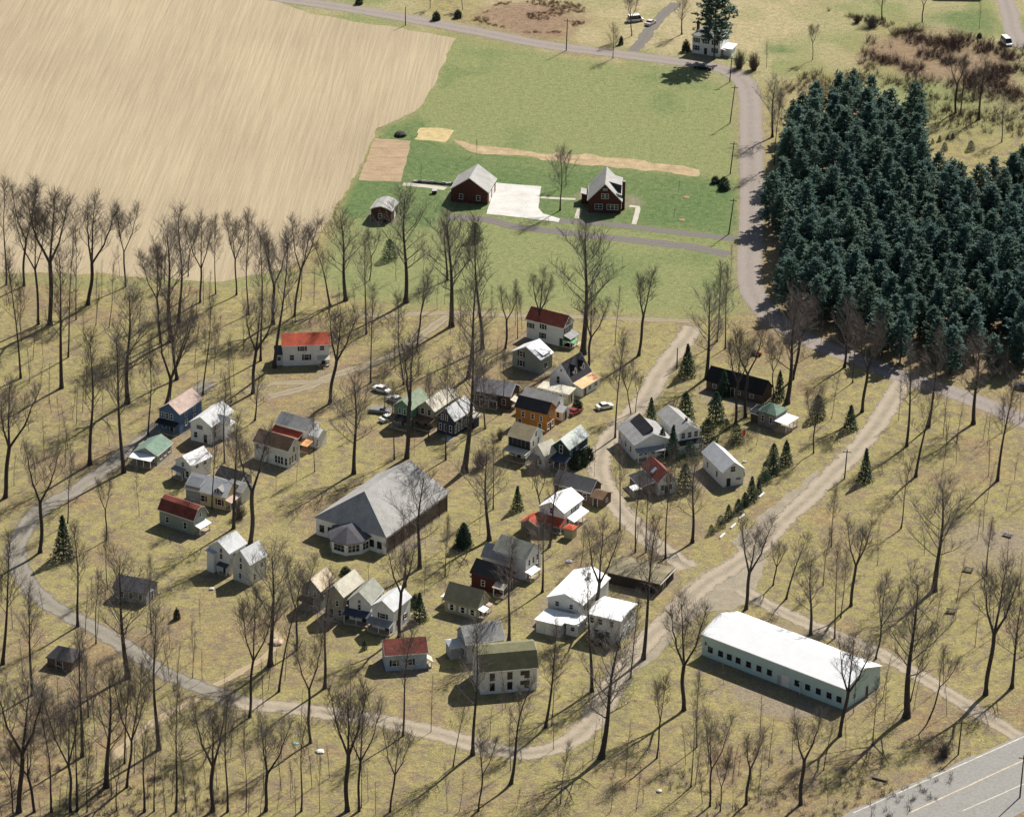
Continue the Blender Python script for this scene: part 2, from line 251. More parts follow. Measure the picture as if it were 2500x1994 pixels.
# ---------------------------------------------------------------- sheets and ribbons on the ground
def sheet(name, P, z, mat, jit=.5, step=1.5):
    Q = resample(P, step, True); n = len(Q)
    Q = Q + np.stack([(vnoise(Q[:, 0] / 2.3, Q[:, 1] / 2.3) - .5) * 2 * jit, (vnoise(Q[:, 0] / 2.3 + 50, Q[:, 1] / 2.3) - .5) * 3 * jit], 1)
    mb = MB(); mb.add([(x, y, z) for x, y in Q], [tuple(range(n))])
    o = obj(name, mb, mat); me = o.data
    if me.polygons[0].normal.z < 0: me.flip_normals()
    return struct(o)
def ribbon(name, P, w, z, mat, jit=.35, step=1.2, taper=0.0):
    Q = resample(P, step); T = np.gradient(Q, axis=0); T /= np.linalg.norm(T, axis=1)[:, None]; N = np.stack([-T[:, 1], T[:, 0]], 1)
    mb = MB(); n = len(Q); us = (-1, -.5, 0, .5, 1); vs = []; fs = []; col = []
    for i in range(n):
        wl2 = w / 2 + (vnoise(Q[i, 0] / 1.7, Q[i, 1] / 1.7) - .5) * 2 * jit; wr2 = w / 2 + (vnoise(Q[i, 0] / 1.7 + 70, Q[i, 1] / 1.7) - .5) * 2 * jit
        for u in us:
            k = wl2 if u > 0 else wr2
            vs.append((Q[i, 0] + N[i, 0] * u * k, Q[i, 1] + N[i, 1] * u * k, z)); col += [abs(u), 0, 0, 1]
    for i in range(n - 1):
        for j in range(4): fs.append((i * 5 + j, (i + 1) * 5 + j, (i + 1) * 5 + j + 1, i * 5 + j + 1)[::-1])
    mb.add(vs, fs); o = obj(name, mb, mat); at = o.data.color_attributes.new('across', 'FLOAT_COLOR', 'POINT')
    at.data.foreach_set('color', np.array(col, np.float32)); return struct(o)
def gravel(name, c_track, c_mid, fine=2.2, edge=0.0):
    m, nt, b = nodes_of(name); b.inputs['Roughness'].default_value = .95; v = pos(nt)
    a = nt.nodes.new('ShaderNodeAttribute'); a.attribute_name = 'across'; s = nt.nodes.new('ShaderNodeSeparateColor'); nt.links.new(a.outputs['Color'], s.inputs[0])
    n1 = ramp(nt, noise(nt, v, .35, 4, .65), .3, .7); n2 = ramp(nt, noise(nt, v, fine, 3, .75), .25, .75)
    tr = mixc(nt, n2, tuple(x * .78 for x in c_track), tuple(min(1, x * 1.22) for x in c_track))
    md = mixc(nt, n2, tuple(x * .7 for x in c_mid), tuple(min(1, x * 1.2) for x in c_mid))
    mk = nt.nodes.new('ShaderNodeMath'); mk.operation = 'PINGPONG'; mk.inputs[1].default_value = .55; nt.links.new(s.outputs[0], mk.inputs[0])
    c = mixc(nt, mul(nt, ramp(nt, mk.outputs[0], .1, .45, 1, 0), ramp(nt, n1, 0, 1, .35, 1)), tr, md)
    c = mixc(nt, mul(nt, n1, .35), c, md); nt.links.new(c, b.inputs['Base Color'])
    if edge:        # grass creeping in from the verge: ragged cover that thins towards the edge
        n3 = noise(nt, v, .8, 6, .75); k = nt.nodes.new('ShaderNodeMath'); k.operation = 'MULTIPLY_ADD'; nt.links.new(s.outputs[0], k.inputs[0]); k.inputs[1].default_value = -1.0
        nt.links.new(ramp(nt, n3, .3, .7, .75, .75 + edge), k.inputs[2]); nt.links.new(ramp(nt, k.outputs[0], -.12, .28), b.inputs['Alpha'])
    return m
m_gravel = gravel('lane_gravel', (0.30, 0.245, 0.175), (0.22, 0.19, 0.105), edge=.45)
m_drive = gravel('drive_gravel', (0.37, 0.305, 0.225), (0.235, 0.205, 0.150), edge=.7)
m_road = gravel('road_tar', (0.270, 0.230, 0.198), (0.235, 0.20, 0.175))
m_asph = gravel('driveway_tar', (0.165, 0.148, 0.130), (0.150, 0.135, 0.120))
m_path = gravel('dirt_path', (0.36, 0.285, 0.18), (0.34, 0.27, 0.16), edge=.4)
m_loop = gravel('loop_gravel', (0.250, 0.222, 0.188), (0.20, 0.182, 0.135), edge=.45)
m_conc = simple('concrete', (0.54, 0.52, 0.48), .16, .28, .9, fine=.12)
m_walk = simple('walk_concrete', (0.46, 0.42, 0.35), .12, .8, .9)
# ploughed field
m, nt, b = nodes_of('ploughed_soil'); b.inputs['Roughness'].default_value = .95; b.inputs['Specular IOR Level'].default_value = .05
v = pos(nt, (1, 1, 1), math.radians(3.0)); vs_ = pos(nt, (0.95, 0.03, 1), math.radians(3.0)); vl = pos(nt, (1, 1, 1))
vs2 = pos(nt, (0.17, 0.010, 1), math.radians(3.0))
st = ramp(nt, noise(nt, vs_, 1.0, 4, .6), .36, .64); s2 = ramp(nt, noise(nt, vs2, 1.0, 3, .55), .35, .65); bg = ramp(nt, noise(nt, vl, .018, 4, .6), .3, .7); fn = ramp(nt, noise(nt, vl, 1.6, 4, .8), .28, .72)
c = mixc(nt, bg, (0.300, 0.240, 0.158), (0.385, 0.312, 0.200))
c = mixc(nt, mul(nt, st, .55), c, (0.195, 0.158, 0.108)); c = mixc(nt, mul(nt, s2, .22), c, (0.46, 0.385, 0.265))
c = mixc(nt, mul(nt, fn, .5), c, (0.48, 0.395, 0.262))
nt.links.new(c, b.inputs['Base Color'])
bp = nt.nodes.new('ShaderNodeBump'); bp.inputs['Strength'].default_value = .5; bp.inputs['Distance'].default_value = .2
nt.links.new(st, bp.inputs['Height']); nt.links.new(bp.outputs[0], b.inputs['Normal'])
sheet('ploughed_field', GP['field'], .006, m, .6, 3.0)
sheet('garden_plot', GP['garden'], .008, simple('garden_soil', (0.34, 0.245, 0.15), .25, .35, .95, stretch=(.6, 1.6, 1), fine=.2), .25)
sheet('straw_bed', GP['straw'], .008, simple('straw', (0.46, 0.36, 0.18), .25, .6, .95, fine=.2), .5)
sheet('tilled_strip', GP['strip'], .007, simple('strip_soil', (0.38, 0.285, 0.165), .3, .3, .95, fine=.25), .8)
ribbon('path', GL['pathleft'], 2.0, .008, m_path, .5); ribbon('path', GL['pathlow'], 2.2, .008, m_path, .6)
ribbon('lane', GL['loop'], 4.8, .010, m_loop, .45); ribbon('lane', GL['lane2'], 3.2, .012, m_gravel, .5); ribbon('lane', GL['lane3'], 2.6, .014, m_gravel, .4)
ribbon('lane', GL['redlane'], 2.8, .019, m_gravel, .5); ribbon('lane', GL['lane4'], 5.4, .016, m_drive, .6); ribbon('lane', GL['lane5'], 4.2, .0215, m_drive, .4)
sheet('gravel_plaza', GP['plaza'], .018, m_drive, .9); sheet('gravel_plaza', GP['plaza2'], .020, m_drive, .7)
ribbon('gravel_drive', GL['drive'], 5.4, .024, m_drive, .55)
ribbon('driveway', GL['drv2'], 4.0, .016, m_asph, .4); ribbon('driveway', GL['drv1'], 3.2, .020, m_asph, .3); ribbon('driveway', GL['farmdrv'], 3.6, .016, m_asph, .5)
ribbon('road', GL['fardrive'], 5.5, .016, m_road, .4)
ribbon('road', GL['road'], 6.3, .030, m_road, .18)
sheet('concrete_pad', GP['pad'], .036, m_conc, .12)
for n in ('walk1', 'walk2', 'walk3', 'wallwalk'): ribbon('footpath', GL[n], 1.3 if n != 'wallwalk' else 2.2, .028, m_walk, .12)
m_hwy = gravel('highway_concrete', (0.285, 0.27, 0.245), (0.25, 0.24, 0.22), 1.4)
sheet('highway', GP['highway'], .03, m_hwy, .25, 3.0)
m_line = simple('road_paint', (0.52, 0.48, 0.40), .3, .8, .7); m_liney = simple('road_paint_warm', (0.50, 0.42, 0.29), .3, .8, .7)
for n, mm, w in (('line1', m_line, .28), ('line2', m_liney, .34), ('line3', m_line, .26)): ribbon('road_marking', GP[n], w, .036, mm, .05)
# ---------------------------------------------------------------- buildings
WHITE = simple('white_boards', (0.75, 0.75, 0.73), .10, .9, .7, fine=.06)
PALE = simple('pale_boards', (0.65, 0.65, 0.61), .14, .8, .75, fine=.08)
TRIM = simple('white_trim', (0.74, 0.73, 0.69), .06, 1.5, .6)
GLASS = simple('window_glass', (0.018, 0.022, 0.03), .4, .8, .12, spec=.6)
DKFRAME = simple('dark_sash', (0.055, 0.036, 0.038), .2, 1, .6)
DKDOOR = simple('dark_door', (0.05, 0.04, 0.04), .3, 1, .5)
BRICKR = simple('red_brick', (0.105, 0.040, 0.032), .3, 2.5, .85, fine=.25)
def roofm(name, c, var=.22, scale=.7, fine=.18, rough=.85, c2=None): return simple(name, c, var, scale, rough, c2=c2, fine=fine)
R_GREY = roofm('grey_shingle', (0.30, 0.295, 0.285)); R_LGREY = roofm('light_grey_shingle', (0.355, 0.345, 0.325), .2, .45); R_DGREY = roofm('dark_shingle', (0.034, 0.034, 0.039))
R_RED = roofm('orange_red_shingle', (0.42, 0.085, 0.045), .3, .6); R_MAR = roofm('maroon_shingle', (0.215, 0.062, 0.045), .35, .6)
R_PINK = roofm('pinkish_shingle', (0.47, 0.355, 0.30)); R_GREEN = roofm('green_shingle', (0.17, 0.25, 0.19)); R_OLIVE = roofm('olive_shingle', (0.20, 0.19, 0.105))
R_TAN = roofm('tan_shingle', (0.43, 0.355, 0.215)); R_CREAM = roofm('cream_shingle', (0.56, 0.52, 0.42)); R_WHITE = roofm('white_metal', (0.88, 0.88, 0.87), .04, .4, .03, .5)
R_BROWN = roofm('brown_shingle', (0.20, 0.125, 0.075), .35, .5); R_RUST = roofm('rusty_tin', (0.56, 0.50, 0.40), .3, .5, .12, .6, c2=(0.42, 0.29, 0.15)); R_ORANGE = roofm('rusted_orange_tin', (0.62, 0.40, 0.20), .4, .55, .12, .6, c2=(0.48, 0.20, 0.055))
R_NAVY = roofm('navy_shingle', (0.075, 0.085, 0.115)); R_WGREY = roofm('white_grey_shingle', (0.56, 0.565, 0.56), .15)
W_BLUE = simple('blue_boards', (0.105, 0.170, 0.275), .15, .9, .75); W_GREEN = simple('green_boards', (0.13, 0.27, 0.19), .15, .9, .75); W_NAVY = simple('navy_boards', (0.042, 0.052, 0.085), .2, .9, .75)
W_ORANGE = simple('ochre_boards', (0.40, 0.165, 0.040), .2, .9, .75); W_DGREEN = simple('dark_green_boards', (0.028, 0.060, 0.055), .2, .9, .75); W_YEL = simple('cream_yellow_boards', (0.55, 0.48, 0.28), .12, .9, .75)
W_MAROON = simple('maroon_boards', (0.070, 0.022, 0.022), .2, .9, .75); W_TAN = simple('tan_green_boards', (0.36, 0.335, 0.215), .12, .9, .75); W_GREY = simple('weathered_boards', (0.27, 0.28, 0.275), .25, .7, .85, fine=.12)
W_SAGE = simple('sage_boards', (0.29, 0.315, 0.265), .12, .9, .75); W_LBLUE = simple('light_blue_boards', (0.40, 0.47, 0.56), .1, .9, .75); W_METAL = simple('pale_green_metal', (0.48, 0.63, 0.62), .08, .5, .5); W_BROWN = simple('brown_boards', (0.12, 0.085, 0.065), .3, .7, .85, fine=.15)
SH_BLK = simple('black_shutter', (0.022, 0.025, 0.028), .2, 1, .6); SH_RED = simple('red_shutter', (0.18, 0.04, 0.035), .2, 1, .6); SH_GRN = simple('green_shutter', (0.03, 0.07, 0.05), .2, 1, .6); SH_WHT = TRIM
DECK = simple('deck_boards', (0.36, 0.30, 0.22), .25, .8, .85)
K = {'farm': (50.465, 1055.09, -0.412, 9.163, 8, 5.537, 2), 'garage': (-7.027, 933.741, 1.368, 10.447, 10.973, 4.581, 4.096), 'brick': (27.921, 928.996, 1.519, 15.543, 9.09, 3.836, 4.161), 'shed': (-31.881, 920.254, 1.348, 7.34, 5.945, 3.281, 1.166), 'redr': (-54.819, 828.776, 0.125, 11.636, 6.892, 5.291, 1.831), 'blue': (-75.654, 789.681, 1.087, 10.669, 4.935, 4.7, 2.621), 'wside': (-68.035, 784.662, 1.109, 10.458, 6.013, 4.153, 1.919), 'greenroof': (-79.324, 773.334, 1.179, 7.666, 6.137, 2.601, 1.612), 'brightroof': (-71.1, 765.279, 0.899, 6.426, 5.315, 4.006, 1.758), 'yellow': (-71.874, 755.862, -0.446, 10.543, 6.823, 3.339, 2.406), 'maroonbarn': (-76.703, 744.613, -0.587, 10.185, 3.946, 3.738, 2.571), 'greyhid': (-65.698, 761.726, -0.553, 7.123, 2.905, 4, 1.63), 'brownlong': (-58.304, 778.022, -0.553, 10.301, 3.332, 4.887, 2.493), 'greyred': (-53.994, 788.095, -0.53, 8.759, 5.742, 4.4, 1.773), 'pairL': (-59.286, 720.346, 0.973, 5.489, 6.007, 5.574, 2.196), 'pairR': (-54.63, 715.979, 0.948, 5.126, 5.045, 4.962, 2.91), 'green': (-22.907, 794.893, 1.102, 8.485, 4.629, 5.642, 2.228), 'cream': (-17.742, 794.848, 1.033, 10.575, 4.98, 4.6, 2.07), 'navy': (-13.039, 790.634, 1.007, 8.38, 5.274, 4.222, 2.644), 'redtop': (2.856, 847.868, -0.534, 10.704, 4.356, 5.001, 2.502), 'greyapex': (6.655, 826.17, 0.976, 4.093, 10.208, 3.615, 2.553), 'black': (14.112, 814.832, 0.977, 8.329, 6.861, 3.202, 4.136), 'creamflat': (5.805, 812.669, -0.464, 8.283, 3.14, 3.4, 0), 'bluegrey': (2.041, 806.164, -0.584, 9.254, 3.703, 4.2, 1.232), 'orange': (0.479, 797.334, -0.483, 8.556, 4.795, 4.892, 2.164), 'tanroof': (-0.967, 781.398, -0.516, 5.037, 6.626, 5.876, 2.388), 'creamsmall': (7.408, 774.226, 0.796, 4.131, 4.121, 3.836, 2.722), 'darkgreen': (13.043, 775.159, 1.052, 9.221, 4.67, 4.786, 2.097), 'greybig': (9.251, 761.719, -0.513, 9.711, 3.502, 3.201, 2.694), 'bright2': (11.684, 743.564, 1.043, 8.7, 7.357, 4.67, 2.348), 'tallgrey': (-3.249, 725.02, -0.823, 7.99, 5.013, 7.155, 2.633), 'lowgrey': (-5.871, 725.334, -0.46, 6.896, 4.451, 3.601, 2.67), 'maroon': (-8.422, 717.258, -0.609, 8.319, 4.248, 4.206, 2.532), 'tan': (-13.797, 705.717, -0.554, 8.108, 4.82, 3.095, 3.441), 'bluewhite': (-24.921, 679.539, 0.174, 8.925, 6.238, 3.713, 2.132), 'greymid': (-8.646, 683.287, 0.33, 8.511, 6.742, 4.543, 2.6), 'olive': (-6.08, 670.451, 0.251, 12.142, 13.329, 5.188, 2.428), 'bigA': (15.345, 700.532, 1.137, 13.937, 8.409, 4.801, 1.804), 'bigB': (16.099, 695.548, -0.395, 7.622, 8.631, 6.697, 0.4), 'bigC': (5.277, 697.421, -0.393, 6.023, 5.037, 2.842, 0.3), 'bigD': (11.444, 696.597, -0.479, 3.213, 2.612, 2.39, 0.3), 'lowbrown': (20.399, 719.687, -0.437, 12.014, 9.895, 2.602, -0.611), 'darklong': (45.241, 819.444, -0.557, 15.486, 5.437, 2.501, 2.734), 'pavil': (56.558, 801.035, -0.754, 6.25, 5.5, 3.856, 1.7), 'greytrees': (23.967, 789.739, -1.214, 10.748, 10.09, 4.795, 1.883), 'whitegrey': (33.156, 795.379, -1.161, 12.68, 4.853, 5, 1.586), 'redskyl': (28.923, 770.561, -1.18, 9.651, 3.401, 3.201, 2.975), 'rwhite': (42.766, 777.339, -1.186, 11.813, 4.203, 3.985, 2.171), 'taber': (-26.481, 731.177, 1.038, 25.897, 18.493, 4.151, 6.444), 'metal': (39.154, 688.799, -0.675, 35.88, 12.919, 4.901, 2.382), 'oldA': (-39.126, 704.965, 1.101, 6.553, 4.95, 4.646, 2.349), 'oldB': (-34.193, 700.854, 1.075, 8.517, 4.925, 5.592, 2.277), 'oldC': (-28.529, 699.318, 1.206, 7.072, 5.276, 4.977, 2.378), 'oldD': (-23.686, 695.472, 1.095, 7.801, 5.479, 5.331, 1.947), 'greyback': (-9.827, 809.926, -0.38, 10.031, 6.629, 3.601, 2.527)}
OV = .28
_wc = {}
def win_meshes(w, h, dark=False):
    if (w, h, dark) in _wc: return _wc[(w, h, dark)]
    f = MB(); t = .09; d = .07
    f.box(-w / 2 - t, w / 2 + t, -d, .02, h, h + t); f.box(-w / 2 - t - .04, w / 2 + t + .04, -d - .05, .02, -t, 0)
    f.box(-w / 2 - t, -w / 2, -d, .02, 0, h); f.box(w / 2, w / 2 + t, -d, .02, 0, h); f.box(-w / 2, w / 2, -.04, .01, h / 2 - .03, h / 2 + .03)
    p = MB(); p.box(-w / 2, w / 2, -.02, .015, 0, h / 2 - .031); p.box(-w / 2, w / 2, -.02, .015, h / 2 + .031, h)
    s = MB(); s.box(-.21, .21, -.05, .015, -.02, h + .02)
    _wc[(w, h, dark)] = (f.mesh('window_frame', DKFRAME if dark else TRIM), p.mesh('window_pane', GLASS), s.mesh('shutter', None)); return _wc[(w, h, dark)]
_sm = {}
def shutter_mesh(w, h, mat):
    k = (h, mat.name)
    if k not in _sm: me = win_meshes(w, h)[2].copy(); me.materials.clear(); me.materials.append(mat); _sm[k] = me
    return _sm[k]
class House:
    """a house on its footprint (L along the ridge, d across); sides A front-long, B x=L end, C back-long, D x=0 end"""
    def __init__(s, key, name, label, cat, wall, roof, kind='gable', group=None, dims=None, hip=(0, 0), fascia=TRIM, brk=(.42, .6), hide_walls=False):
        x, y, th, L, d, h, r = dims or K[key]; s.L, s.d, s.h, s.r = L, d, h, r; s.kind = kind; s.wallm = wall
        c, n = math.cos(th), math.sin(th); s.th = th
        s.t = thing(name, label, cat, (x + c * L / 2 - n * d / 2, y + n * L / 2 + c * d / 2, 0), th, group)
        s.block(0, 0, L, d, h, r, kind, wall, roof, hip, fascia, brk, hide_walls)
    def W(s, x, y): return (x - s.L / 2, y - s.d / 2)
    def block(s, x0, y0, L, d, h, r, kind, wall, roof, hip=(0, 0), fascia=TRIM, brk=(.42, .6), hide_walls=False, axis='x', ov=OV, wname='wall', rname='roof'):
        """a roofed volume whose footprint corner is (x0,y0) in house coordinates; axis = ridge direction"""
        t = .16; LL, dd = (L, d) if axis == 'x' else (d, L)
        o = min(ov, dd * .2)
        if kind == 'gable': prof = [(0, h), (dd / 2, h + r), (dd, h)]
        elif kind == 'gambrel': prof = [(0, h), (dd / 2 * brk[0], h + r * brk[1]), (dd / 2, h + r), (dd - dd / 2 * brk[0], h + r * brk[1]), (dd, h)]
        elif kind == 'shed': prof = [(0, h), (dd, h + r)]
        else: prof = None
        wb = MB(); rb = MB(); fb = MB()
        def top(y):
            for (a, b), (c_, e) in zip(prof, prof[1:]):
                if a <= y <= c_: return b + (e - b) * (y - a) / (c_ - a)
        if prof:
            ys = sorted(set([o] + [p[0] for p in prof if o < p[0] < dd - o] + [dd - o]))
            wp = [(o, -.3), (dd - o, -.3)] + [(yy, top(yy) - t * .75) for yy in reversed(ys)]
            wb.prism(wp, o, LL - o)
            for (a, b), (c_, e) in zip(prof, prof[1:]):
                rb.prism([(a, b - t), (c_, e - t), (c_, e), (a, b)], 0, LL)
            if fascia:
                for (a, b), (c_, e) in zip(prof, prof[1:]):
                    for xa, xb in ((-.05, 0), (LL, LL + .05)): fb.prism([(a, b - t - .06), (c_, e - t - .06), (c_, e - .02), (a, b - .02)], xa, xb)
                fb.box(0, LL, -.05, 0, h - t - .06, h - .03); fb.box(0, LL, dd, dd + .05, prof[-1][1] - t - .06, prof[-1][1] - .03)
        else:
            wb.box(o, LL - o, o, dd - o, -.3, h - t * .5)
            a, e = hip[0] * LL, hip[1] * LL
            if kind == 'flat': rb.box(0, LL, 0, dd, h - t, h)
            else:
                rb.add([(0, 0, h), (LL, 0, h), (LL, dd, h), (0, dd, h), (a, dd / 2, h + r), (LL - e, dd / 2, h + r), (0, 0, h - t), (LL, 0, h - t), (LL, dd, h - t), (0, dd, h - t)],
                       [(0, 1, 5, 4), (1, 2, 5), (2, 3, 4, 5), (3, 0, 4), (6, 9, 8, 7), (0, 6, 7, 1), (1, 7, 8, 2), (2, 8, 9, 3), (3, 9, 6, 0)])
        def put(mb):
            if axis == 'y': mb.v = [(L - yv, xv, z) for xv, yv, z in mb.v]
            mb.v = [(xv + x0 - s.L / 2, yv + y0 - s.d / 2, z) for xv, yv, z in mb.v]
        for mb in (wb, rb, fb): put(mb)
        if not hide_walls: obj(wname, wb, wall, s.t)
        ro = obj(rname, rb, roof, s.t)
        if fb.v: obj('fascia', fb, fascia, s.t)
        return ro
    def side(s, sd, u, z, out=0.0):
        """point on a wall: u metres from its left end seen from outside"""
        i = OV - out
        if sd == 'A': p = (u, i); a = 0
        elif sd == 'B': p = (s.L - i, u); a = math.pi / 2
        elif sd == 'C': p = (s.L - u, s.d - i); a = math.pi
        else: p = (i, s.d - u); a = -math.pi / 2
        q = s.W(*p); return (q[0], q[1], z), a
    def win(s, sd, us, z, w=.85, h=1.35, sh=None, dark=False, out=0.0):
        f, p, _ = win_meshes(w, h, dark)
        for u in us:
            loc, a = s.side(sd, u, z, out)
            o = link('window', f, s.t, loc, a); link('pane', p, o)
            if sh:
                for q in (-1, 1): link('shutter', shutter_mesh(w, h, sh), o, (q * (w / 2 + .31), 0, 0))
    def door(s, sd, u, w=.95, h=2.05, mat=DKDOOR, z=.12, out=0.0):
        mb = MB(); mb.box(-w / 2, w / 2, -.05, .02, z, z + h); loc, a = s.side(sd, u, 0, out); o = obj('door', mb, mat, s.t, loc, a)
        f = MB(); f.box(-w / 2 - .1, -w / 2, -.07, .02, z, z + h + .1); f.box(w / 2, w / 2 + .1, -.07, .02, z, z + h + .1); f.box(-w / 2, w / 2, -.07, .02, z + h, z + h + .1)
        obj('door_frame', f, TRIM, o)
        k = MB(); k.box(w / 2 - .16, w / 2 - .09, -.11, -.052, z + .98, z + 1.05); obj('handle', k, simple('brass', (.4, .3, .12), .1, 1, .3), o)
    def porch(s, sd, u0, u1, dep, h, drop=.5, roof=None, posts=3, pm=TRIM, floor=True, rail=False, fz=.35, fm=None, out=0.0):
        loc, a = s.side(sd, 0, 0, out); P = lambda nm, mb, mt: obj(nm, mb, mt, s.t, loc, a)
        rb = MB(); t = .12; dp = dep + .25
        rb.add([(u0 - .15, -dp, h - drop - t), (u1 + .15, -dp, h - drop - t), (u1 + .15, .02, h - t), (u0 - .15, .02, h - t), (u0 - .15, -dp, h - drop), (u1 + .15, -dp, h - drop), (u1 + .15, .02, h), (u0 - .15, .02, h)],
               [(3, 2, 1, 0), (4, 5, 6, 7), (0, 1, 5, 4), (1, 2, 6, 5), (2, 3, 7, 6), (3, 0, 4, 7)])
        P('porch_roof', rb, roof or R_GREY)
        if floor: fb = MB(); fb.box(u0, u1, -dep, 0, -.1, fz); P('porch_floor', fb, fm or DECK)
        else: fz = 0
        for k in range(posts):
            u = u0 + .1 + (u1 - u0 - .2) * (k / (posts - 1) if posts > 1 else .5); pb = MB(); pb.box(u - .07, u + .07, -dep + .02, -dep + .16, fz, h - drop - .08); P('post', pb, pm)
        if rail:
            for zz in (fz + .35, fz + .8): rl = MB(); rl.box(u0 + .18, u1 - .18, -dep + .06, -dep + .12, zz, zz + .07); P('rail', rl, pm)
    def chimney(s, x, y, z0, h, w=.6, mat=BRICKR):
        q = s.W(x, y); mb = MB(); mb.box(-w / 2, w / 2, -w / 2, w / 2, z0, z0 + h); c = obj('chimney', mb, mat, s.t, (q[0], q[1], 0))
        cb = MB(); cb.box(-w / 2 - .07, w / 2 + .07, -w / 2 - .07, w / 2 + .07, z0 + h + .003, z0 + h + .14); obj('cap', cb, simple('chimney_cap', (.3, .27, .24), .2, 1, .8), c)
    def step(s, sd, u, w=1.4, dep=.9, h=.3, mat=None, out=0.0):
        loc, a = s.side(sd, u, 0, out); mb = MB(); mb.box(-w / 2, w / 2, -dep, -.06, -.1, h); mb.box(-w / 2, w / 2, -dep - .35, -dep, -.1, h / 2); obj('step', mb, mat or m_walk, s.t, loc, a)

def gable_dormer(H, x, y, zb, w, dep, hw, hr, wall, roof, front='A', win=True):
    """dormer standing on a roof slope, its face towards side A"""
    a = {'A': 0, 'B': math.pi / 2, 'C': math.pi, 'D': -math.pi / 2}[front]; q = H.W(x, y)
    wb = MB(); rb = MB()
    vs = [(-w / 2, 0, zb), (w / 2, 0, zb), (w / 2, 0, zb + hw), (0, 0, zb + hw + hr), (-w / 2, 0, zb + hw)]
    vs += [(px_, dep, pz) for px_, _, pz in vs]
    wb.add(vs, [(0, 1, 2, 3, 4), (9, 8, 7, 6, 5), (1, 0, 5, 6), (2, 1, 6, 7), (3, 2, 7, 8), (4, 3, 8, 9), (0, 4, 9, 5)])
    e = .15; t = .1
    for sg in (-1, 1):
        p = [(sg * (w / 2 + e), zb + hw - e * hr / (w / 2)), (0, zb + hw + hr)]
        vv = [(p[0][0], -e, p[0][1] + .02), (p[1][0], -e, p[1][1] + .02), (p[1][0], dep, p[1][1] + .02), (p[0][0], dep, p[0][1] + .02)]
        vv += [(x_, y_, z_ + t) for x_, y_, z_ in vv]
        ff = [(0, 1, 2, 3), (7, 6, 5, 4), (4, 5, 1, 0), (5, 6, 2, 1), (6, 7, 3, 2), (7, 4, 0, 3)]
        rb.add(vv, [f[::-1] for f in ff] if sg > 0 else ff)
    o = obj('dormer', wb, wall, H.t, (q[0], q[1], 0), a); obj('dormer_roof', rb, roof, o)
    if win:
        f, p, _ = win_meshes(.8, 1.0); wo_ = link('dormer_window', f, o, (0, -.02, zb + .2))
        p2 = link('dormer_pane', p, o, (0, -.02, zb + .2))

COT = 'camp cottages around the meeting hall'
# far white farmhouse under the pine
H = House('farm', 'farmhouse', 'far white two-storey farmhouse with pale hipped roof beside the tall dark pine', 'house', WHITE, R_LGREY, 'hip', hip=(.3, .3))
H.win('A', (1.6, 7.3), 1.1, .9, 1.4, SH_BLK); H.win('A', (1.6, 4.5, 7.3), 3.5, .9, 1.3, SH_BLK); H.door('A', 4.5); H.win('B', (2, 5.5), 1.1); H.win('B', (2, 5.5), 3.5); H.chimney(.7, 3.6, 4.6, 4.2, .7)
H.block(9.0, 1.6, 3.2, 4.4, 2.5, .3, 'shed', WHITE, R_WHITE); H.porch('B', 1.2, 3.6, 1.4, 2.4, .3, R_WHITE, 2)
# brick garage, brick house, shed
H = House('garage', 'brick_garage', 'wide dark brick garage with light grey gable roof beside the white concrete pad', 'garage', BRICKR, R_LGREY, dims=(*K['garage'][:4], 10.4, 3.6, 3.6))
H.win('D', (3.0, 7.6), 1.0, .9, 1.3); H.door('A', 3.2, 2.6, 2.3, TRIM, .02); H.door('A', 7.0, 2.6, 2.3, TRIM, .02)
H = House('brick', 'brick_house', 'dark brick house with steep grey gable, tall brick chimney and side dormer', 'house', BRICKR, R_LGREY, dims=(*K['brick'][:3], 12.5, 9.1, 3.5, 4.8))
H.win('D', (2.5,), 1.1, .9, 1.3); H.win('D', (3.5,), 1.1, .9, 1.3); H.win('D', (5.6, 6.6, 7.6), 1.1, .85, 1.3); H.win('D', (4.1, 5.1), 4.1, .8, 1.2); H.win('D', (4.6,), 6.4, .9, .35)
H.chimney(3.4, -.25, 0, 7.8, .8)
q = H.W(4.2, .4); wb = MB(); wb.add([(0, 0, 4.0), (5.2, 0, 4.0), (5.2, 0, 6.3), (0, 0, 6.3), (0, 3.2, 7.2), (5.2, 3.2, 7.2), (0, 3.2, 4.2), (5.2, 3.2, 4.2)], [(0, 1, 2, 3), (0, 3, 4, 6), (1, 7, 5, 2), (3, 2, 5, 4), (6, 4, 5, 7), (0, 6, 7, 1)])
o = obj('dormer', wb, simple('dormer_shade_dark', (0.06, 0.065, 0.075), .2, 1, .8), H.t, (q[0], q[1], 0))  # the dormer cheek's shade is painted in as a dark wall colour
rb = MB(); rb.add([(-.2, -.25, 6.33), (5.4, -.25, 6.33), (5.4, 3.4, 7.36), (-.2, 3.4, 7.36), (-.2, -.25, 6.45), (5.4, -.25, 6.45), (5.4, 3.4, 7.48), (-.2, 3.4, 7.48)], [(3, 2, 1, 0), (4, 5, 6, 7), (0, 1, 5, 4), (1, 2, 6, 5), (2, 3, 7, 6), (3, 0, 4, 7)]); obj('dormer_roof', rb, R_LGREY, o)
H.block(6.0, 8.9, 4.0, 2.2, 2.6, .5, 'shed', BRICKR, R_LGREY, fascia=None); H.door('C', 3.6); H.step('C', 3.6, 1.8, 1.2, .35)
H = House('shed', 'garden_shed', 'small dark brown shed with pale grey roof by the field corner', 'shed', simple('shed_boards', (0.085, 0.040, 0.032), .25, 1, .85), R_LGREY, 'gambrel')
H.win('D', (2.7,), 1.0, .9, 1.1); H.door('A', 4.0, 1.6, 2.1, SH_WHT)
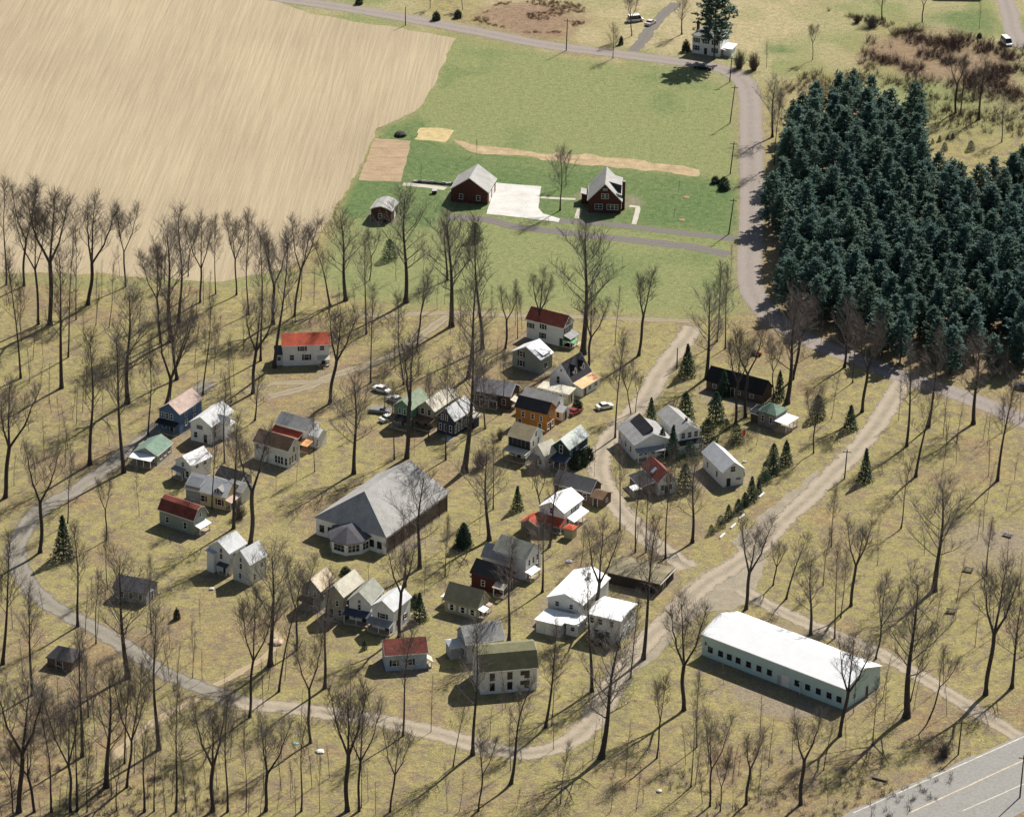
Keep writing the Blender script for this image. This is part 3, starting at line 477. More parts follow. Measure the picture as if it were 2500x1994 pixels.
# red-roofed house on the upper left lane
H = House('redr', 'red_roofed_house', 'white two-storey house with bright orange-red roof, alone above the left cottages', 'house', WHITE, R_RED)
H.win('A', (2.4,), 1.5, 1.0, 1.3); H.win('A', (5.9,), 1.4, 1.1, 1.4, SH_BLK); H.win('A', (4.9,), 3.8, 1.1, 1.1, SH_BLK); H.win('A', (9.6,), 3.8, 1.0, 1.1)
H.block(-1.6, .5, 2.2, 4.2, 2.8, .7, 'shed', WHITE, R_NAVY); H.win('D', (2.0, 5.0), 3.6); H.porch('A', 8.6, 11.2, 1.3, 2.5, .6, R_CREAM, 2); H.door('A', 9.9)
H.win('A', (-.6,), 1.3, .8, .9, out=-.5)
# left cottages
H = House('blue', 'blue_cottage', 'blue cottage with pinkish shingle roof at the top of the left cluster', 'cottage', W_BLUE, R_PINK, group=COT, fascia=W_BLUE, dims=(*K['blue'][:3], 10.0, 6.0, 5.2, 2.2))
H.win('D', (1.2, 2.4, 3.6), 3.4, .6, 1.3); H.win('A', (3, 6.5), 1.4); H.porch('D', .2, 5.4, 1.6, 3.0, .4, R_DGREY, 3, W_BLUE, rail=True); H.door('D', 3.6); H.win('D', (1.6,), .9); H.win('A', (3, 6.5), 3.6, .8, 1.1)
H = House('wside', 'white_cottage', 'white cottage with pale green-grey roof right of the blue cottage', 'cottage', WHITE, R_WGREY, group=COT, dims=(*K['wside'][:3], 10.0, 6.0, 4.6, 1.9))
H.win('D', (2.7,), 3.3, 1.6, .9); H.door('D', 4.2); H.win('D', (1.6,), 1.0); H.win('A', (2, 4.5, 8.6), 1.1); H.win('A', (2, 6.5), 3.0, .8, 1.0); H.porch('A', 6.6, 8.6, 1.3, 3.0, .4, R_WHITE, 2); H.block(3.6, -1.4, 2.8, 3.4, 4.4, 1.2, 'gable', WHITE, R_WGREY, axis='y', ov=.15)
H = House('greenroof', 'green_roofed_cottage', 'low cottage with mossy green roof and flat white porch at the left end', 'cottage', W_SAGE, R_GREEN, group=COT)
H.porch('D', .2, 5.6, 2.6, 2.5, .25, R_WHITE, 4, TRIM); H.win('A', (2, 4, 6), 1.0); H.door('D', 3.0); H.win('D', (1.3, 4.8), .9)
H = House('brightroof', 'white_cottage', 'white cottage with blotchy white roof, behind the cream-yellow cottage', 'cottage', WHITE, roofm('white_painted_tin', (0.74, 0.72, 0.70), .18, .6, .1, .5), group=COT, dims=(*K['brightroof'][:3], 7.0, 5.3, 4.0, 1.8))
H.win('D', (2.6,), 3.1, .8, 1.0); H.win('D', (3.9,), .9); H.door('D', 2.4); H.porch('D', .1, 3.4, 1.2, 2.7, .4, R_GREY, 2); H.win('A', (2.2, 4.8), 2.8, .8, .9)
H = House('yellow', 'cream_cottage', 'cream-yellow cottage with dark red shutters and pale grey roof', 'cottage', W_YEL, R_WGREY, group=COT)
H.win('A', (2.0, 4.6), 1.0, .95, 1.4, SH_RED); H.win('A', (8.8,), 1.0, .95, 1.4, SH_RED); H.win('B', (2.4, 4.4), 1.0)
gable_dormer(H, 8.4, .5, 3.3, 2.0, 3.0, .9, .8, simple('dormer_dark', (.10, .085, .085), .3, 1, .8), R_GREY)
H.block(.3, .15, 3.6, 2.6, 4.35, .9, 'shed', W_GREY, simple('slate_patch', (.16, .17, .185), .2, .8, .8, fine=.15), ov=.05); H.porch('B', .4, 3.4, 1.3, 2.5, .4, R_PINK, 2)
H = House('maroonbarn', 'maroon_roofed_cottage', 'grey-green cottage under a steep maroon-black roof at the lower left of its cluster', 'cottage', W_SAGE, R_MAR, 'gambrel', group=COT, dims=(*K['maroonbarn'][:3], 10.0, 5.2, 3.6, 2.6), brk=(.55, .80))
H.win('A', (7.4,), .9, .8, 1.5); H.win('A', (2.5,), 1.0); H.win('B', (2.6,), 3.6, .7, 1.0); H.porch('B', .6, 4.2, 1.5, 2.4, .5, R_WHITE, 2); H.door('B', 3.6)
H = House('greyhid', 'grey_cottage', 'dark-roofed grey cottage half hidden by trunks right of the cream cottage', 'cottage', W_GREY, R_DGREY, group=COT, dims=(*K['greyhid'][:3], 7.1, 5.0, 3.6, 1.6))
H.block(5.0, -2.6, 4.4, 4.6, 3.0, 1.3, 'gable', PALE, R_LGREY); H.porch('A', 6.2, 9.0, 1.6, 2.3, .3, R_WHITE, 3, out=2.6); H.win('A', (1.5, 3.5), .9); H.door('A', 5.6, out=2.6)
H = House('brownlong', 'brown_roofed_cottage', 'long white cottage with weathered brown roof and screened front room', 'cottage', PALE, R_BROWN, group=COT, dims=(*K['brownlong'][:3], 9.8, 5.2, 4.4, 2.2))
H.win('A', (1.2, 3.4), 2.9, .8, 1.1); H.win('A', (6.3, 7.1, 7.9, 9.0), .7, .6, 1.7); H.win('B', (1.0, 2.0, 3.2), .7, .6, 1.8); H.win('B', (2.6,), 3.3, .8, 1.2)
H = House('greyred', 'grey_cottage', 'grey-roofed cottage with a red lean-to roof along its near side', 'cottage', WHITE, R_GREY, group=COT)
H.block(0, -1.7, 7.6, 2.3, 2.95, .9, 'shed', simple('red_boards', (.22, .06, .045), .2, 1, .8), R_RED); H.block(8.0, 1.0, 3.2, 4.2, 3.1, 1.2, 'gable', WHITE, R_WHITE)
H.porch('A', 8.0, 10.4, 2.3, 2.4, .4, R_ORANGE, 2, simple('red_post', (.35, .09, .05), .2, 1, .7), rail=True, out=.2); H.win('B', (1.2, 3.0), 1.0, out=2.4)
# pair of tall white cottages
H = House('pairL', 'white_cottage', 'tall white cottage with vertical bay, left of the lower-left pair', 'cottage', WHITE, R_WGREY, group=COT, dims=(*K['pairL'][:3], 6.2, 6.0, 5.4, 2.1))
H.block(-1.0, 3.4, 1.6, 2.4, 4.6, .4, 'shed', WHITE, R_WGREY); H.win('D', (3.6,), 4.9, .6, .9); H.win('D', (3.6,), 3.4, .7, 1.1); H.porch('D', 3.2, 5.6, .9, 2.7, .4, R_NAVY, 2); H.door('D', 4.6); H.win('A', (2, 4), 3.2); H.win('D', (1.4,), 1.0, .5, 1.5, out=.95)
H = House('pairR', 'white_cottage', 'tall plain white cottage with stacked windows, right of the lower-left pair', 'cottage', PALE, R_WGREY, group=COT, dims=(*K['pairR'][:3], 6.0, 5.2, 5.0, 2.7))
H.win('D', (2.5,), 4.9, .6, .9); H.win('D', (2.5,), 3.2, .65, 1.2); H.win('D', (2.3,), .9, .7, 1.2); H.win('A', (1.8,), .8, .6, 1.3); H.win('A', (4.2,), 2.8, .7, 1.1)
# centre-left row
H = House('green', 'green_cottage', 'mint green cottage with dark porch roof, beside the parked cars', 'cottage', W_GREEN, roofm('mossy_shingle', (.22, .265, .19)), group=COT, dims=(*K['green'][:3], 8.5, 5.2, 4.8, 2.0), fascia=W_GREEN)
H.win('D', (1.9, 3.2), 3.3, .6, 1.2); H.porch('D', 0, 5.2, 2.0, 2.9, .5, R_DGREY, 4, W_GREEN); H.door('D', 2.6); H.win('D', (1.0, 4.2), .9); H.win('A', (2, 4.5, 6.8), 1.2)
H = House('cream', 'cream_roofed_cottage', 'cottage with cream shingle roof between the green and the navy cottages', 'cottage', W_TAN, R_CREAM, group=COT)
H.win('D', (1.6, 3.4), 3.2); H.porch('D', .1, 4.9, 2.2, 2.7, .4, R_BROWN, 4, simple('ivy_post', (.10, .085, .06), .3, 1, .8), rail=True); H.win('A', (2, 5, 8), 1.2); H.door('D', 2.5)
H = House('navy', 'navy_cottage', 'dark navy cottage with near-white roof and pale window trim', 'cottage', W_NAVY, R_WGREY, group=COT)
H.win('D', (1.7, 2.9), 3.7, .5, 1.3); H.win('D', (1.2, 2.6, 4.0), 1.0, .6, 1.6); H.win('A', (.9, 2.2, 3.5, 5.0), 1.0, .55, 1.7); H.win('A', (1.4, 3.4, 5.6), 3.1, .5, .9); H.door('A', 6.6, mat=SH_WHT); H.step('D', 4.3, 2.2, 2.4, .15); H.block(6.2, -1.4, 2.6, 1.9, 2.9, .5, 'shed', W_NAVY, R_CREAM)
# upper centre
H = House('redtop', 'red_roofed_house', 'white two-storey house with dark red roof at the top of the centre cluster', 'house', WHITE, R_MAR, group=COT, dims=(*K['redtop'][:3], 10.7, 5.6, 5.0, 2.4))
H.win('A', (4.9,), 3.4, .8, 1.3, SH_BLK); H.win('A', (1.4,), 2.9, .9, 1.2, SH_BLK); H.win('A', (4.8,), 1.0, .8, 1.3, SH_BLK); H.win('B', (2.8,), 5.1, .8, 1.3, SH_BLK); H.win('B', (1.6, 3.9), 3.2, .8, 1.3, SH_BLK); H.door('A', 10.0, mat=SH_GRN)
H.porch('B', .5, 4.4, 2.0, 3.1, .7, R_GREY, 2); H.porch('B', .2, 2.6, 2.8, 2.1, .3, simple('green_awning', (.10, .34, .16), .2, 1, .6), 2); H.step('B', 3.6, 2.4, 3.0, .3, R_TAN)
H = House('greyapex', 'grey_cottage', 'tall grey-green cottage with lilac-white roof below the dark red roof', 'cottage', W_SAGE, roofm('lilac_white_tin', (.66, .645, .66), .14, .5, .08, .5), group=COT, dims=(*K['greyapex'][:3], 5.6, 8.6, 3.9, 2.4))
H.win('D', (2.8,), 3.2, .9, 1.4, SH_BLK); H.win('D', (2.8,), .8, .9, 1.4, SH_BLK); H.win('A', (2.4,), 1.0, 1.4, 1.3); H.block(3.6, 3.0, 4.2, 5.4, 3.6, 1.6, 'gable', W_SAGE, R_WGREY, axis='x'); H.block(1.4, .3, 3.2, 3.0, 4.6, 1.1, 'shed', WHITE, R_WHITE, ov=.08); H.win('A', (3.0,), 3.3, 1.3, .9, out=.05)
H = House('black', 'black_roofed_cottage', 'white cottage with steep black roof, two white dormers and rusty orange porch roof', 'cottage', WHITE, R_DGREY, group=COT)
H.win('D', (2.6,), 2.0, .8, 1.7, ); H.win('D', (3.4,), 5.2, .5, .5)
gable_dormer(H, 2.6, 1.1, 4.2, 1.5, 2.2, 1.2, 1.0, WHITE, R_DGREY); gable_dormer(H, 6.0, 1.1, 4.2, 1.5, 2.2, 1.2, 1.0, WHITE, R_DGREY)
H.block(.2, -2.6, 8.1, 2.8, 2.4, .75, 'shed', WHITE, R_ORANGE); H.win('A', (3.6, 6.2), 1.0, .9, .9, out=2.75); H.door('A', 1.6, out=2.75)
H = House('creamflat', 'cream_roofed_cabin', 'small low cabin with flat cream roof behind the ochre cottage', 'cottage', W_TAN, R_CREAM, 'shed', group=COT, dims=(*K['creamflat'][:3], 8.3, 3.6, 3.0, .25))
H.win('A', (2, 4, 6), 1.0); H.door('B', 1.8)
H = House('bluegrey', 'grey_roofed_cottage', 'white cottage with pale blue-grey roof just behind the ochre cottage', 'cottage', WHITE, R_LGREY, group=COT, dims=(*K['bluegrey'][:3], 9.3, 4.6, 3.9, 1.4))
H.win('A', (2, 4, 6), 1.4); H.win('B', (2.3,), 2.6, .8, 1.2); H.block(8.8, .3, 2.6, 3.6, 2.3, 1.0, 'gable', WHITE, R_WGREY); H.win('A', (10.0,), .8, .7, 1.2, out=-.2); H.door('B', 1.6, out=2.3)
H = House('orange', 'ochre_cottage', 'ochre-orange cottage with black shingle roof in the cottage cluster', 'cottage', W_ORANGE, R_DGREY, group=COT, fascia=W_ORANGE)
H.win('A', (2.2, 4.7), 2.9, .75, 1.3); H.win('A', (1.4, 6.6), .8); H.win('B', (2.4,), 3.6, .8, 1.2); H.win('B', (1.2, 3.3), .9); H.door('B', 2.2); H.win('A', (6.9,), 2.9, .6, 1.2)
H = House('tanroof', 'tan_roofed_cottage', 'tall white cottage with tan roof and dark screened balcony below the ochre cottage', 'cottage', WHITE, R_TAN, group=COT, dims=(*K['tanroof'][:3], 6.0, 6.4, 5.3, 2.2))
H.win('B', (3.0,), 5.3, .7, 1.2); H.win('B', (1.8, 4.2), 3.2, .7, 1.3); H.porch('A', .1, 5.8, 2.2, 2.75, .25, R_CREAM, 3, W_BROWN, rail=True); H.door('A', 3.0); H.win('A', (1.2, 4.8), .8)
dkb = MB(); dkb.box(-2.85, 2.85, -.04, .02, 2.78, 5.0); obj('screen_wall', dkb, simple('dark_screen', (.035, .035, .04), .3, 1, .7), H.t, H.side('A', 3.0, 0)[0])
for k in range(6): pb = MB(); pb.box(-2.8 + k * 1.1, -2.72 + k * 1.1, -.08, -.041, 3.3, 5.0); obj('post', pb, W_GREY, H.t, H.side('A', 3.0, 0)[0])
H = House('creamsmall', 'cream_cottage', 'narrow cream gabled cottage between the tan-roofed and dark green cottages', 'cottage', PALE, R_CREAM, group=COT, dims=(*K['creamsmall'][:3], 4.6, 4.3, 3.6, 2.2))
H.porch('D', -.2, 2.6, 1.6, 2.9, .8, R_GREY, 2); H.win('D', (2.9,), 1.0, .8, 1.2); H.door('D', 1.4); H.win('A', (2.2,), 1.0)
H = House('darkgreen', 'dark_green_cottage', 'dark green cottage with pale mint roof and navy porch roof', 'cottage', W_DGREEN, roofm('mint_white_shingle', (.60, .64, .58), .12), group=COT, fascia=TRIM)
H.win('D', (2.35,), 3.4, .75, 1.9); H.porch('D', -.1, 4.9, 2.1, 3.0, .8, R_NAVY, 4, TRIM); H.door('D', 3.3); H.win('D', (1.2,), .9); H.win('A', (1.2, 4.0), 3.2, .8, 1.1); H.win('A', (1.4,), 1.0, .8, 1.5)
for z in (1.6, 2.2, 2.8): rl = MB(); rl.box(4.4, 8.6, -.55, -.45, z, z + .13); obj('trellis_slat', rl, TRIM, H.t, H.side('A', 0, 0)[0])
# cluster behind the hall
H = House('greybig', 'grey_roofed_cottage', 'low cottage with broad dark grey roof behind the bright white roof', 'cottage', W_BROWN, roofm('purple_grey_shingle', (.185, .175, .175)), group=COT, dims=(*K['greybig'][:3], 9.7, 5.4, 3.0, 2.2))
H.win('B', (1.8, 3.6), 1.0); H.win('A', (2, 5, 8), 1.0); H.door('B', 2.7)
H = House('bright2', 'white_roofed_cottage', 'cottage with dazzling white roof and orange-red porch roofs in the centre', 'cottage', WHITE, R_WHITE, group=COT, dims=(*K['bright2'][:3], 8.7, 6.6, 4.6, 1.9))
H.porch('A', 1.6, 7.8, 1.8, 3.0, .7, R_WHITE, 4); H.win('A', (4.4, 6.0), 3.1, .8, 1.2, SH_GRN); H.win('A', (2, 4, 6), .9); H.porch('D', -.2, 6.8, 2.0, 3.1, 1.1, R_RED, 4); H.door('D', 3.2); H.win('D', (1.5, 5.0), .9); H.win('D', (3.3,), 3.6)
H.block(-4.6, 4.0, 4.8, 4.6, 2.3, 1.0, 'gable', W_SAGE, R_RED); H.block(-2.5, -3.6, 2.6, 2.6, 2.4, .5, 'hip', W_TAN, R_RED, hip=(.5, .5))
H = House('tallgrey', 'grey_roofed_house', 'tall white house with olive-grey roof and gabled right end, behind the maroon cottage', 'house', WHITE, roofm('olive_grey_shingle', (.30, .30, .25)), group=COT, dims=(-3.6, 724.5, math.radians(-32), 8.4, 6.6, 5.3, 2.3))
H.win('B', (1.6, 3.2, 4.8), 3.1, .7, 1.3); H.win('B', (1.6, 4.6), .9); H.win('A', (2, 4.6), 3.2); H.porch('B', -.2, 3.2, 1.6, 2.5, .4, R_WHITE, 2); H.door('B', 1.3)
H = House('lowgrey', 'grey_roofed_cottage', 'cottage with two-toned light grey roof directly behind the maroon cottage', 'cottage', WHITE, R_LGREY, group=COT, dims=(-6.2, 725.0, math.radians(-29), 7.0, 4.5, 3.4, 2.4))
H.win('A', (2, 5), 1.0); H.door('A', 3.5); H.win('D', (2.2,), 1.0)
H = House('maroon', 'maroon_cottage', 'dark maroon cottage with black roof and cream corner porch', 'cottage', W_MAROON, R_DGREY, group=COT, dims=(-8.4, 717.3, math.radians(-32), 8.3, 5.2, 3.5, 2.3), fascia=W_MAROON)
H.win('A', (3.2,), 1.1, .8, 1.2); H.porch('A', 6.6, 9.2, 1.4, 3.1, .7, R_CREAM, 2); H.win('A', (7.9,), 1.0, .7, .8); H.win('B', (2.6,), 1.0); H.door('B', 3.8)
H = House('tan', 'tan_cottage', 'tan-green cottage with matching tan-green roof and white-trimmed windows', 'cottage', W_TAN, roofm('olive_tan_shingle', (.30, .265, .165)), group=COT, dims=(-13.8, 706.0, math.radians(-28), 8.3, 5.6, 2.9, 3.0), fascia=W_TAN)
H.win('A', (2.0, 4.6, 6.9), .8, .8, 1.3, SH_WHT); H.win('B', (2.8,), 3.4, .7, 1.1); H.porch('B', .7, 2.6, 1.2, 2.4, .4, R_WHITE, 2); H.porch('D', .4, 3.4, 1.8, 2.6, .5, R_WHITE, 2); H.door('B', 1.6); H.porch('B', 3.6, 4.8, 1.0, 2.2, .2, R_PINK, 2)
H = House('bluewhite', 'maroon_roofed_cottage', 'small pale blue cottage with mottled maroon roof left of the olive-roofed house', 'cottage', W_LBLUE, R_MAR, group=COT)
H.win('A', (2.0, 5.2), 1.1, .85, 1.35, SH_BLK); H.win('D', (3,), 1.0); H.win('B', (2, 4.2), 1.0); H.porch('B', .3, 2.3, 1.0, 2.4, .9, R_CREAM, 2)
H = House('greymid', 'grey_cottage', 'grey-roofed cottage tucked behind the olive-roofed house', 'cottage', W_GREY, R_LGREY, group=COT)
H.win('D', (2, 4.6), 1.0); H.win('D', (3.3,), 3.4, .8, 1.1); H.block(-2.6, 2.2, 3.0, 4.0, 2.9, .8, 'hip', W_GREY, R_WGREY, hip=(.4, 0)); H.win('B', (3.3,), 3.6, .8, 1.2); H.door('B', 2.0)
H = House('olive', 'olive_roofed_house', 'large white two-storey house with olive gambrel roof and dark shutters, nearest the front', 'house', WHITE, R_OLIVE, 'gambrel', group=COT, dims=(-5.6, 670.4, math.radians(12.0), 12.0, 9.0, 5.2, 3.7), brk=(.50, .78))
H.win('A', (2.6, 6.2, 9.7), .8, .85, 1.5, dark=True); H.win('A', (2.6, 6.2, 9.7), 3.1, .85, 1.4, dark=True); H.win('A', (8.75,), 1.6, .6, .7, dark=True); H.win('A', (8.75,), 3.8, .6, .7, dark=True); H.win('D', (2.5, 6.2), 1.0); H.win('D', (2.5, 6.2), 3.3); H.win('D', (4.4,), 5.8); H.door('B', 4.0)
# large white building of several blocks
H = House('bigA', 'white_lodge', 'big white lodge with dazzling white roofs and low front annexes', 'lodge', PALE, R_WHITE)
H.win('A', (1.2,), 3.2, .8, .8); H.win('D', (2.4, 5.6), 3.2, .8, 1.0); H.chimney(9.5, 3.0, 5.2, 1.9, .6, PALE)
x, y, th = K['bigA'][:3]
def local(H_, key, extra=0): 
    a = K['bigA']; b = K[key]; c, n = math.cos(a[2]), math.sin(a[2]); dx, dy = b[0] - a[0], b[1] - a[1]; return dx * c + dy * n, -dx * n + dy * c
# right block: long side turned a quarter from the main block, so its footprint lies along local -y
lx, ly = local(H, 'bigB'); Lb, db, hb = K['bigB'][3], K['bigB'][4], 5.6
H.block(lx, ly - Lb, db, Lb, hb, .7, 'gable', PALE, R_WHITE, axis='y')
def bwin(us, z, w=.85, h=1.35, face='front'):
    f, p, _ = win_meshes(w, h)
    for u in us:
        if face == 'front': q = H.W(lx + OV, ly - u); a = -math.pi / 2
        else: q = H.W(lx + u, ly - Lb + OV); a = 0
        o = link('window', f, H.t, (q[0], q[1], z), a); link('pane', p, o)
bwin((1.0, 2.9, 5.4), 3.6, .8, 1.3); bwin((2.0, 4.6), 1.0, 1.0, 1.3); bwin((2.5, 5.5), 3.5, .7, 1.2, 'end'); bwin((2.0, 5.0), 1.0, .8, 1.3, 'end')
for key, hh in (('bigC', 2.8), ('bigD', 2.6)):
    cx_, cy_ = local(H, key); Lc, dc = K[key][3], K[key][4]
    H.block(cx_, cy_ - Lc, dc + (1.2 if key == 'bigC' else 2.4), Lc, hh, .25, 'shed', PALE, R_WHITE, axis='y')
f, p, _ = win_meshes(.9, .9); cx_, cy_ = local(H, 'bigD'); q = H.W(cx_ + OV - .02, cy_ - 1.8); o = link('window', f, H.t, (q[0], q[1], 1.2), -math.pi / 2); link('pane', p, o)
H = House('lowbrown', 'low_brown_building', 'long low building with shade-darkened walls and grass-brown roof behind the white lodge', 'building', simple('shade_dark_boards', (.03, .026, .024), .3, 1, .8), roofm('brown_felt', (.235, .20, .125), .35, .35, .3), group=None, dims=(20.4, 719.9, math.radians(-25), 12.4, 8.5, 2.7, .5), fascia=W_BROWN)  # shade on the near wall is put into the board colour
H.door('B', 3.0); fb = MB(); fb.box(0, 8.4, -.16, -.06, 2.35, 2.62); obj('white_fascia', fb, TRIM, H.t, *H.side('B', 0, .0, OV)[0:1]).rotation_euler = (0, 0, math.pi / 2)
# right-hand cottages
H = House('darklong', 'long_dark_shed', 'long low shed with near-black roof among the trees right of the drive', 'shed', W_BROWN, roofm('black_felt', (.028, .026, .026), .3, .5, .2), fascia=None)
H.win('A', (2.5, 5.5, 9, 12.5), 1.0, .9, .8); H.door('A', 7.4)
H = House('pavil', 'green_roofed_pavilion', 'weathered pavilion with green hipped roof and bright white porch canopy', 'pavilion', simple('pavilion_boards', (.24, .20, .175), .25, .8, .85), R_GREEN, 'hip', hip=(.45, .45), dims=(56.4, 800.6, math.radians(-36), 5.4, 5.2, 3.6, 1.6))
H.win('A', (1.6, 3.8), 1.2, .6, 1.5); H.porch('B', -.6, 4.4, 3.4, 2.7, .15, R_WHITE, 4, TRIM, rail=True, fz=.5); H.door('B', 2.2); H.block(-2.2, .3, 2.6, 3.6, 2.4, .8, 'shed', W_BROWN, R_DGREY)
H = House('greytrees', 'grey_cottage', 'grey-roofed cottage with shade-dark upper slope, left of the right-hand cluster', 'cottage', WHITE, R_GREY, group=COT, dims=(*K['greytrees'][:3], 10.7, 9.4, 4.0, 2.2))
H.win('A', (1.4,), 1.4, 1.1, 1.6); H.win('B', (1.6, 3.2, 4.8, 6.4), 1.2, 1.0, 1.4); H.win('A', (5, 8), 1.2)
q = H.W(.9, 2.2); wb = MB(); wb.add([(0, 0, 4.9), (8.4, 0, 4.9), (8.4, 2.9, 7.0), (0, 2.9, 7.0), (0, 2.9, 4.9), (8.4, 2.9, 4.9)], [(0, 1, 2, 3), (0, 3, 4), (1, 5, 2), (3, 2, 5, 4), (0, 4, 5, 1)]); obj('shade_dark_slope', wb, R_DGREY, H.t, (q[0], q[1], 0))  # upper slope lies in shade; the dark shingle colour paints that in
H.porch('B', .4, 7.0, 1.8, 3.0, .4, R_GREY, 4)
H = House('whitegrey', 'white_cottage', 'white cottage with long light grey roof amid dark evergreens', 'cottage', WHITE, R_LGREY, group=COT, dims=(*K['whitegrey'][:3], 12.0, 5.6, 4.9, 1.6))
H.win('B', (1.2, 2.8, 4.4), 3.4, .9, 1.3); H.porch('B', -.2, 5.6, 1.6, 2.9, .3, R_DGREY, 4); H.win('A', (2, 5, 8.5), 1.2); H.door('B', 2.8); H.chimney(9.0, 3.2, 5.8, 1.2, .45)
H = House('redskyl', 'red_roofed_cottage', 'cottage with brick-red roof and pale skylight, shaded by evergreens', 'cottage', PALE, R_MAR, group=COT, dims=(*K['redskyl'][:3], 9.2, 5.0, 3.2, 2.3))
H.block(1.4, -3.6, 6.6, 4.0, 2.3, .85, 'shed', W_BROWN, R_DGREY); q = H.W(5.0, .9); sk = MB(); sk.add([(-.5, -.4, 4.0), (.5, -.4, 4.0), (.5, .6, 4.9), (-.5, .6, 4.9), (-.5, -.4, 3.7), (.5, -.4, 3.7), (.5, .6, 4.5), (-.5, .6, 4.5)], [(0, 1, 2, 3), (7, 6, 5, 4), (0, 4, 5, 1), (1, 5, 6, 2), (2, 6, 7, 3), (3, 7, 4, 0)]); obj('skylight', sk, simple('skylight_glass', (.5, .55, .58), .1, 1, .2), H.t, (q[0], q[1], 0))
H.win('B', (1.4, 3.4), 1.1, .8, 1.2); H.porch('A', 6.2, 8.4, 2.0, 2.2, .2, R_WHITE, 2, out=3.6); H.door('B', 2.4)
H = House('rwhite', 'white_garage_house', 'white cottage with bright grey-white roof at the top of the evergreen row', 'cottage', WHITE, R_WGREY, group=COT, dims=(*K['rwhite'][:3], 11.6, 5.6, 3.8, 2.2))
H.win('B', (2.6,), 3.6, 1.1, 1.2); H.door('B', 1.6, 1.0, 2.0); H.win('B', (4.0,), 1.4, 1.2, .5); H.win('A', (3, 8), 1.2)
# old white row in front of the meeting hall
H = House('oldA', 'weathered_cottage', 'weathered grey cottage with rust-streaked cream tin roof, first of the old row', 'cottage', W_GREY, R_RUST, group=COT, fascia=None)
H.win('D', (1.4, 3.4), 3.0, .7, 1.2); H.win('D', (2.6,), .9, .8, 1.3); H.win('A', (2, 4), 3.0); H.porch('D', 0, 3.0, 1.4, 2.6, .4, R_BROWN, 3, W_GREY)
H = House('oldB', 'weathered_cottage', 'tan-fronted cottage with white tin roof, second of the old row', 'cottage', simple('tan_weathered', (.40, .365, .285), .25, .7, .85, fine=.1), R_CREAM, group=COT, fascia=None)
H.win('D', (1.6, 3.2), 3.1, .7, 1.2); H.win('D', (3.8,), 1.0, .7, 1.3); H.door('D', 1.8); H.win('A', (2, 4.5), 3.0); H.step('D', 1.8, 1.6, 1.2, .2)
H = House('oldC', 'white_cottage', 'white cottage with dark porch roof across its front, third of the old row', 'cottage', WHITE, roofm('olive_grey_shingle', (.30, .30, .25)), group=COT)
H.win('D', (2.6,), 4.6, .6, .7); H.win('D', (2.6,), 3.0, .6, 1.2); H.porch('D', -.2, K['oldC'][4] + .1, 1.8, 3.0, .6, R_NAVY, 3); H.door('D', 3.7); H.win('D', (1.6,), .9, .8, 1.2)
H = House('oldD', 'white_cottage', 'white cottage with grey-blue porch and red window trim, last of the old row', 'cottage', WHITE, R_WGREY, group=COT)
H.win('D', (2.8,), 3.0, 1.3, 1.1, SH_BLK); H.porch('D', 0, K['oldD'][4] - .1, 1.7, 2.8, .6, R_GREY, 3); H.door('D', 3.8); H.win('D', (1.6,), 1.0, 1.0, .9); H.win('A', (2.6, 5.4), 1.2, .8, 1.2, SH_RED)
H = House('greyback', 'grey_roofed_house', 'wide grey-roofed cottage veiled by bare trunks, behind the navy cottage', 'cottage', W_BROWN, roofm('lilac_grey_shingle', (.285, .275, .285)), group=COT, dims=(*K['greyback'][:3], 10.2, 6.4, 3.5, 2.0))
H.win('A', (2, 8.4), 1.0); H.porch('A', 3.0, 7.4, 1.8, 2.6, .4, R_DGREY, 3, TRIM); H.door('A', 5.2); H.porch('B', .6, 3.0, 1.2, 2.5, .5, R_CREAM, 2); H.win('B', (3.6,), 1.0)
# meeting hall
H = House('taber', 'meeting_hall', 'great meeting hall with vast grey hipped roof and front porch with shade-dark roof', 'hall', WHITE, R_LGREY, 'hip', hip=(.22, .07), dims=(*K['taber'][:3], 25.9, 18.5, 4.3, 6.3))
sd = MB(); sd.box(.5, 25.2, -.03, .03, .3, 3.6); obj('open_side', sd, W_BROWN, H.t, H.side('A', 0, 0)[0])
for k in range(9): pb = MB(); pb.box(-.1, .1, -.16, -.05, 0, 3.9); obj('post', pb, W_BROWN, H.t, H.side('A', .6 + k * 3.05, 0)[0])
H.win('D', (1.8, 3.9, 14.6, 16.6), 1.1, 1.0, 1.5, dark=True)
q = H.W(0, 0); pz = 3.5; ye = (3.9, 13.9)
pr = MB(); x1, x0 = .3, -5.2; ym = (ye[0] + ye[1]) / 2
pr.add([(x1, ye[0], pz), (x1, ye[1], pz), (-2.6, ye[1] - .6, pz - .5), (x0, ym + 2.0, pz - .6), (x0, ym - 2.0, pz - .6), (-2.6, ye[0] + .6, pz - .5), (x1, ym, pz + 1.9), (-1.6, ym, pz + 1.7)]
       + [(x1, ye[0], pz - .16), (x1, ye[1], pz - .16), (-2.6, ye[1] - .6, pz - .66), (x0, ym + 2.0, pz - .76), (x0, ym - 2.0, pz - .76), (-2.6, ye[0] + .6, pz - .66)],
       [(1, 6, 7, 2), (2, 7, 3), (3, 7, 4), (4, 7, 5), (5, 7, 6, 0), (0, 1, 9, 8)[::-1], (8, 13, 12, 11, 10, 9)[::-1]] + [(a, a + 8, (a + 1) % 6 + 8, (a + 1) % 6) for a in range(1, 6)])
for i in range(len(pr.v)): pr.v[i] = (pr.v[i][0] + q[0], pr.v[i][1] + q[1], pr.v[i][2])
obj('porch_roof', pr, roofm('porch_shade_dark', (.10, .095, .105), .2, .7, .15), H.t)  # dark roof colour carries the shade of the slope facing the camera
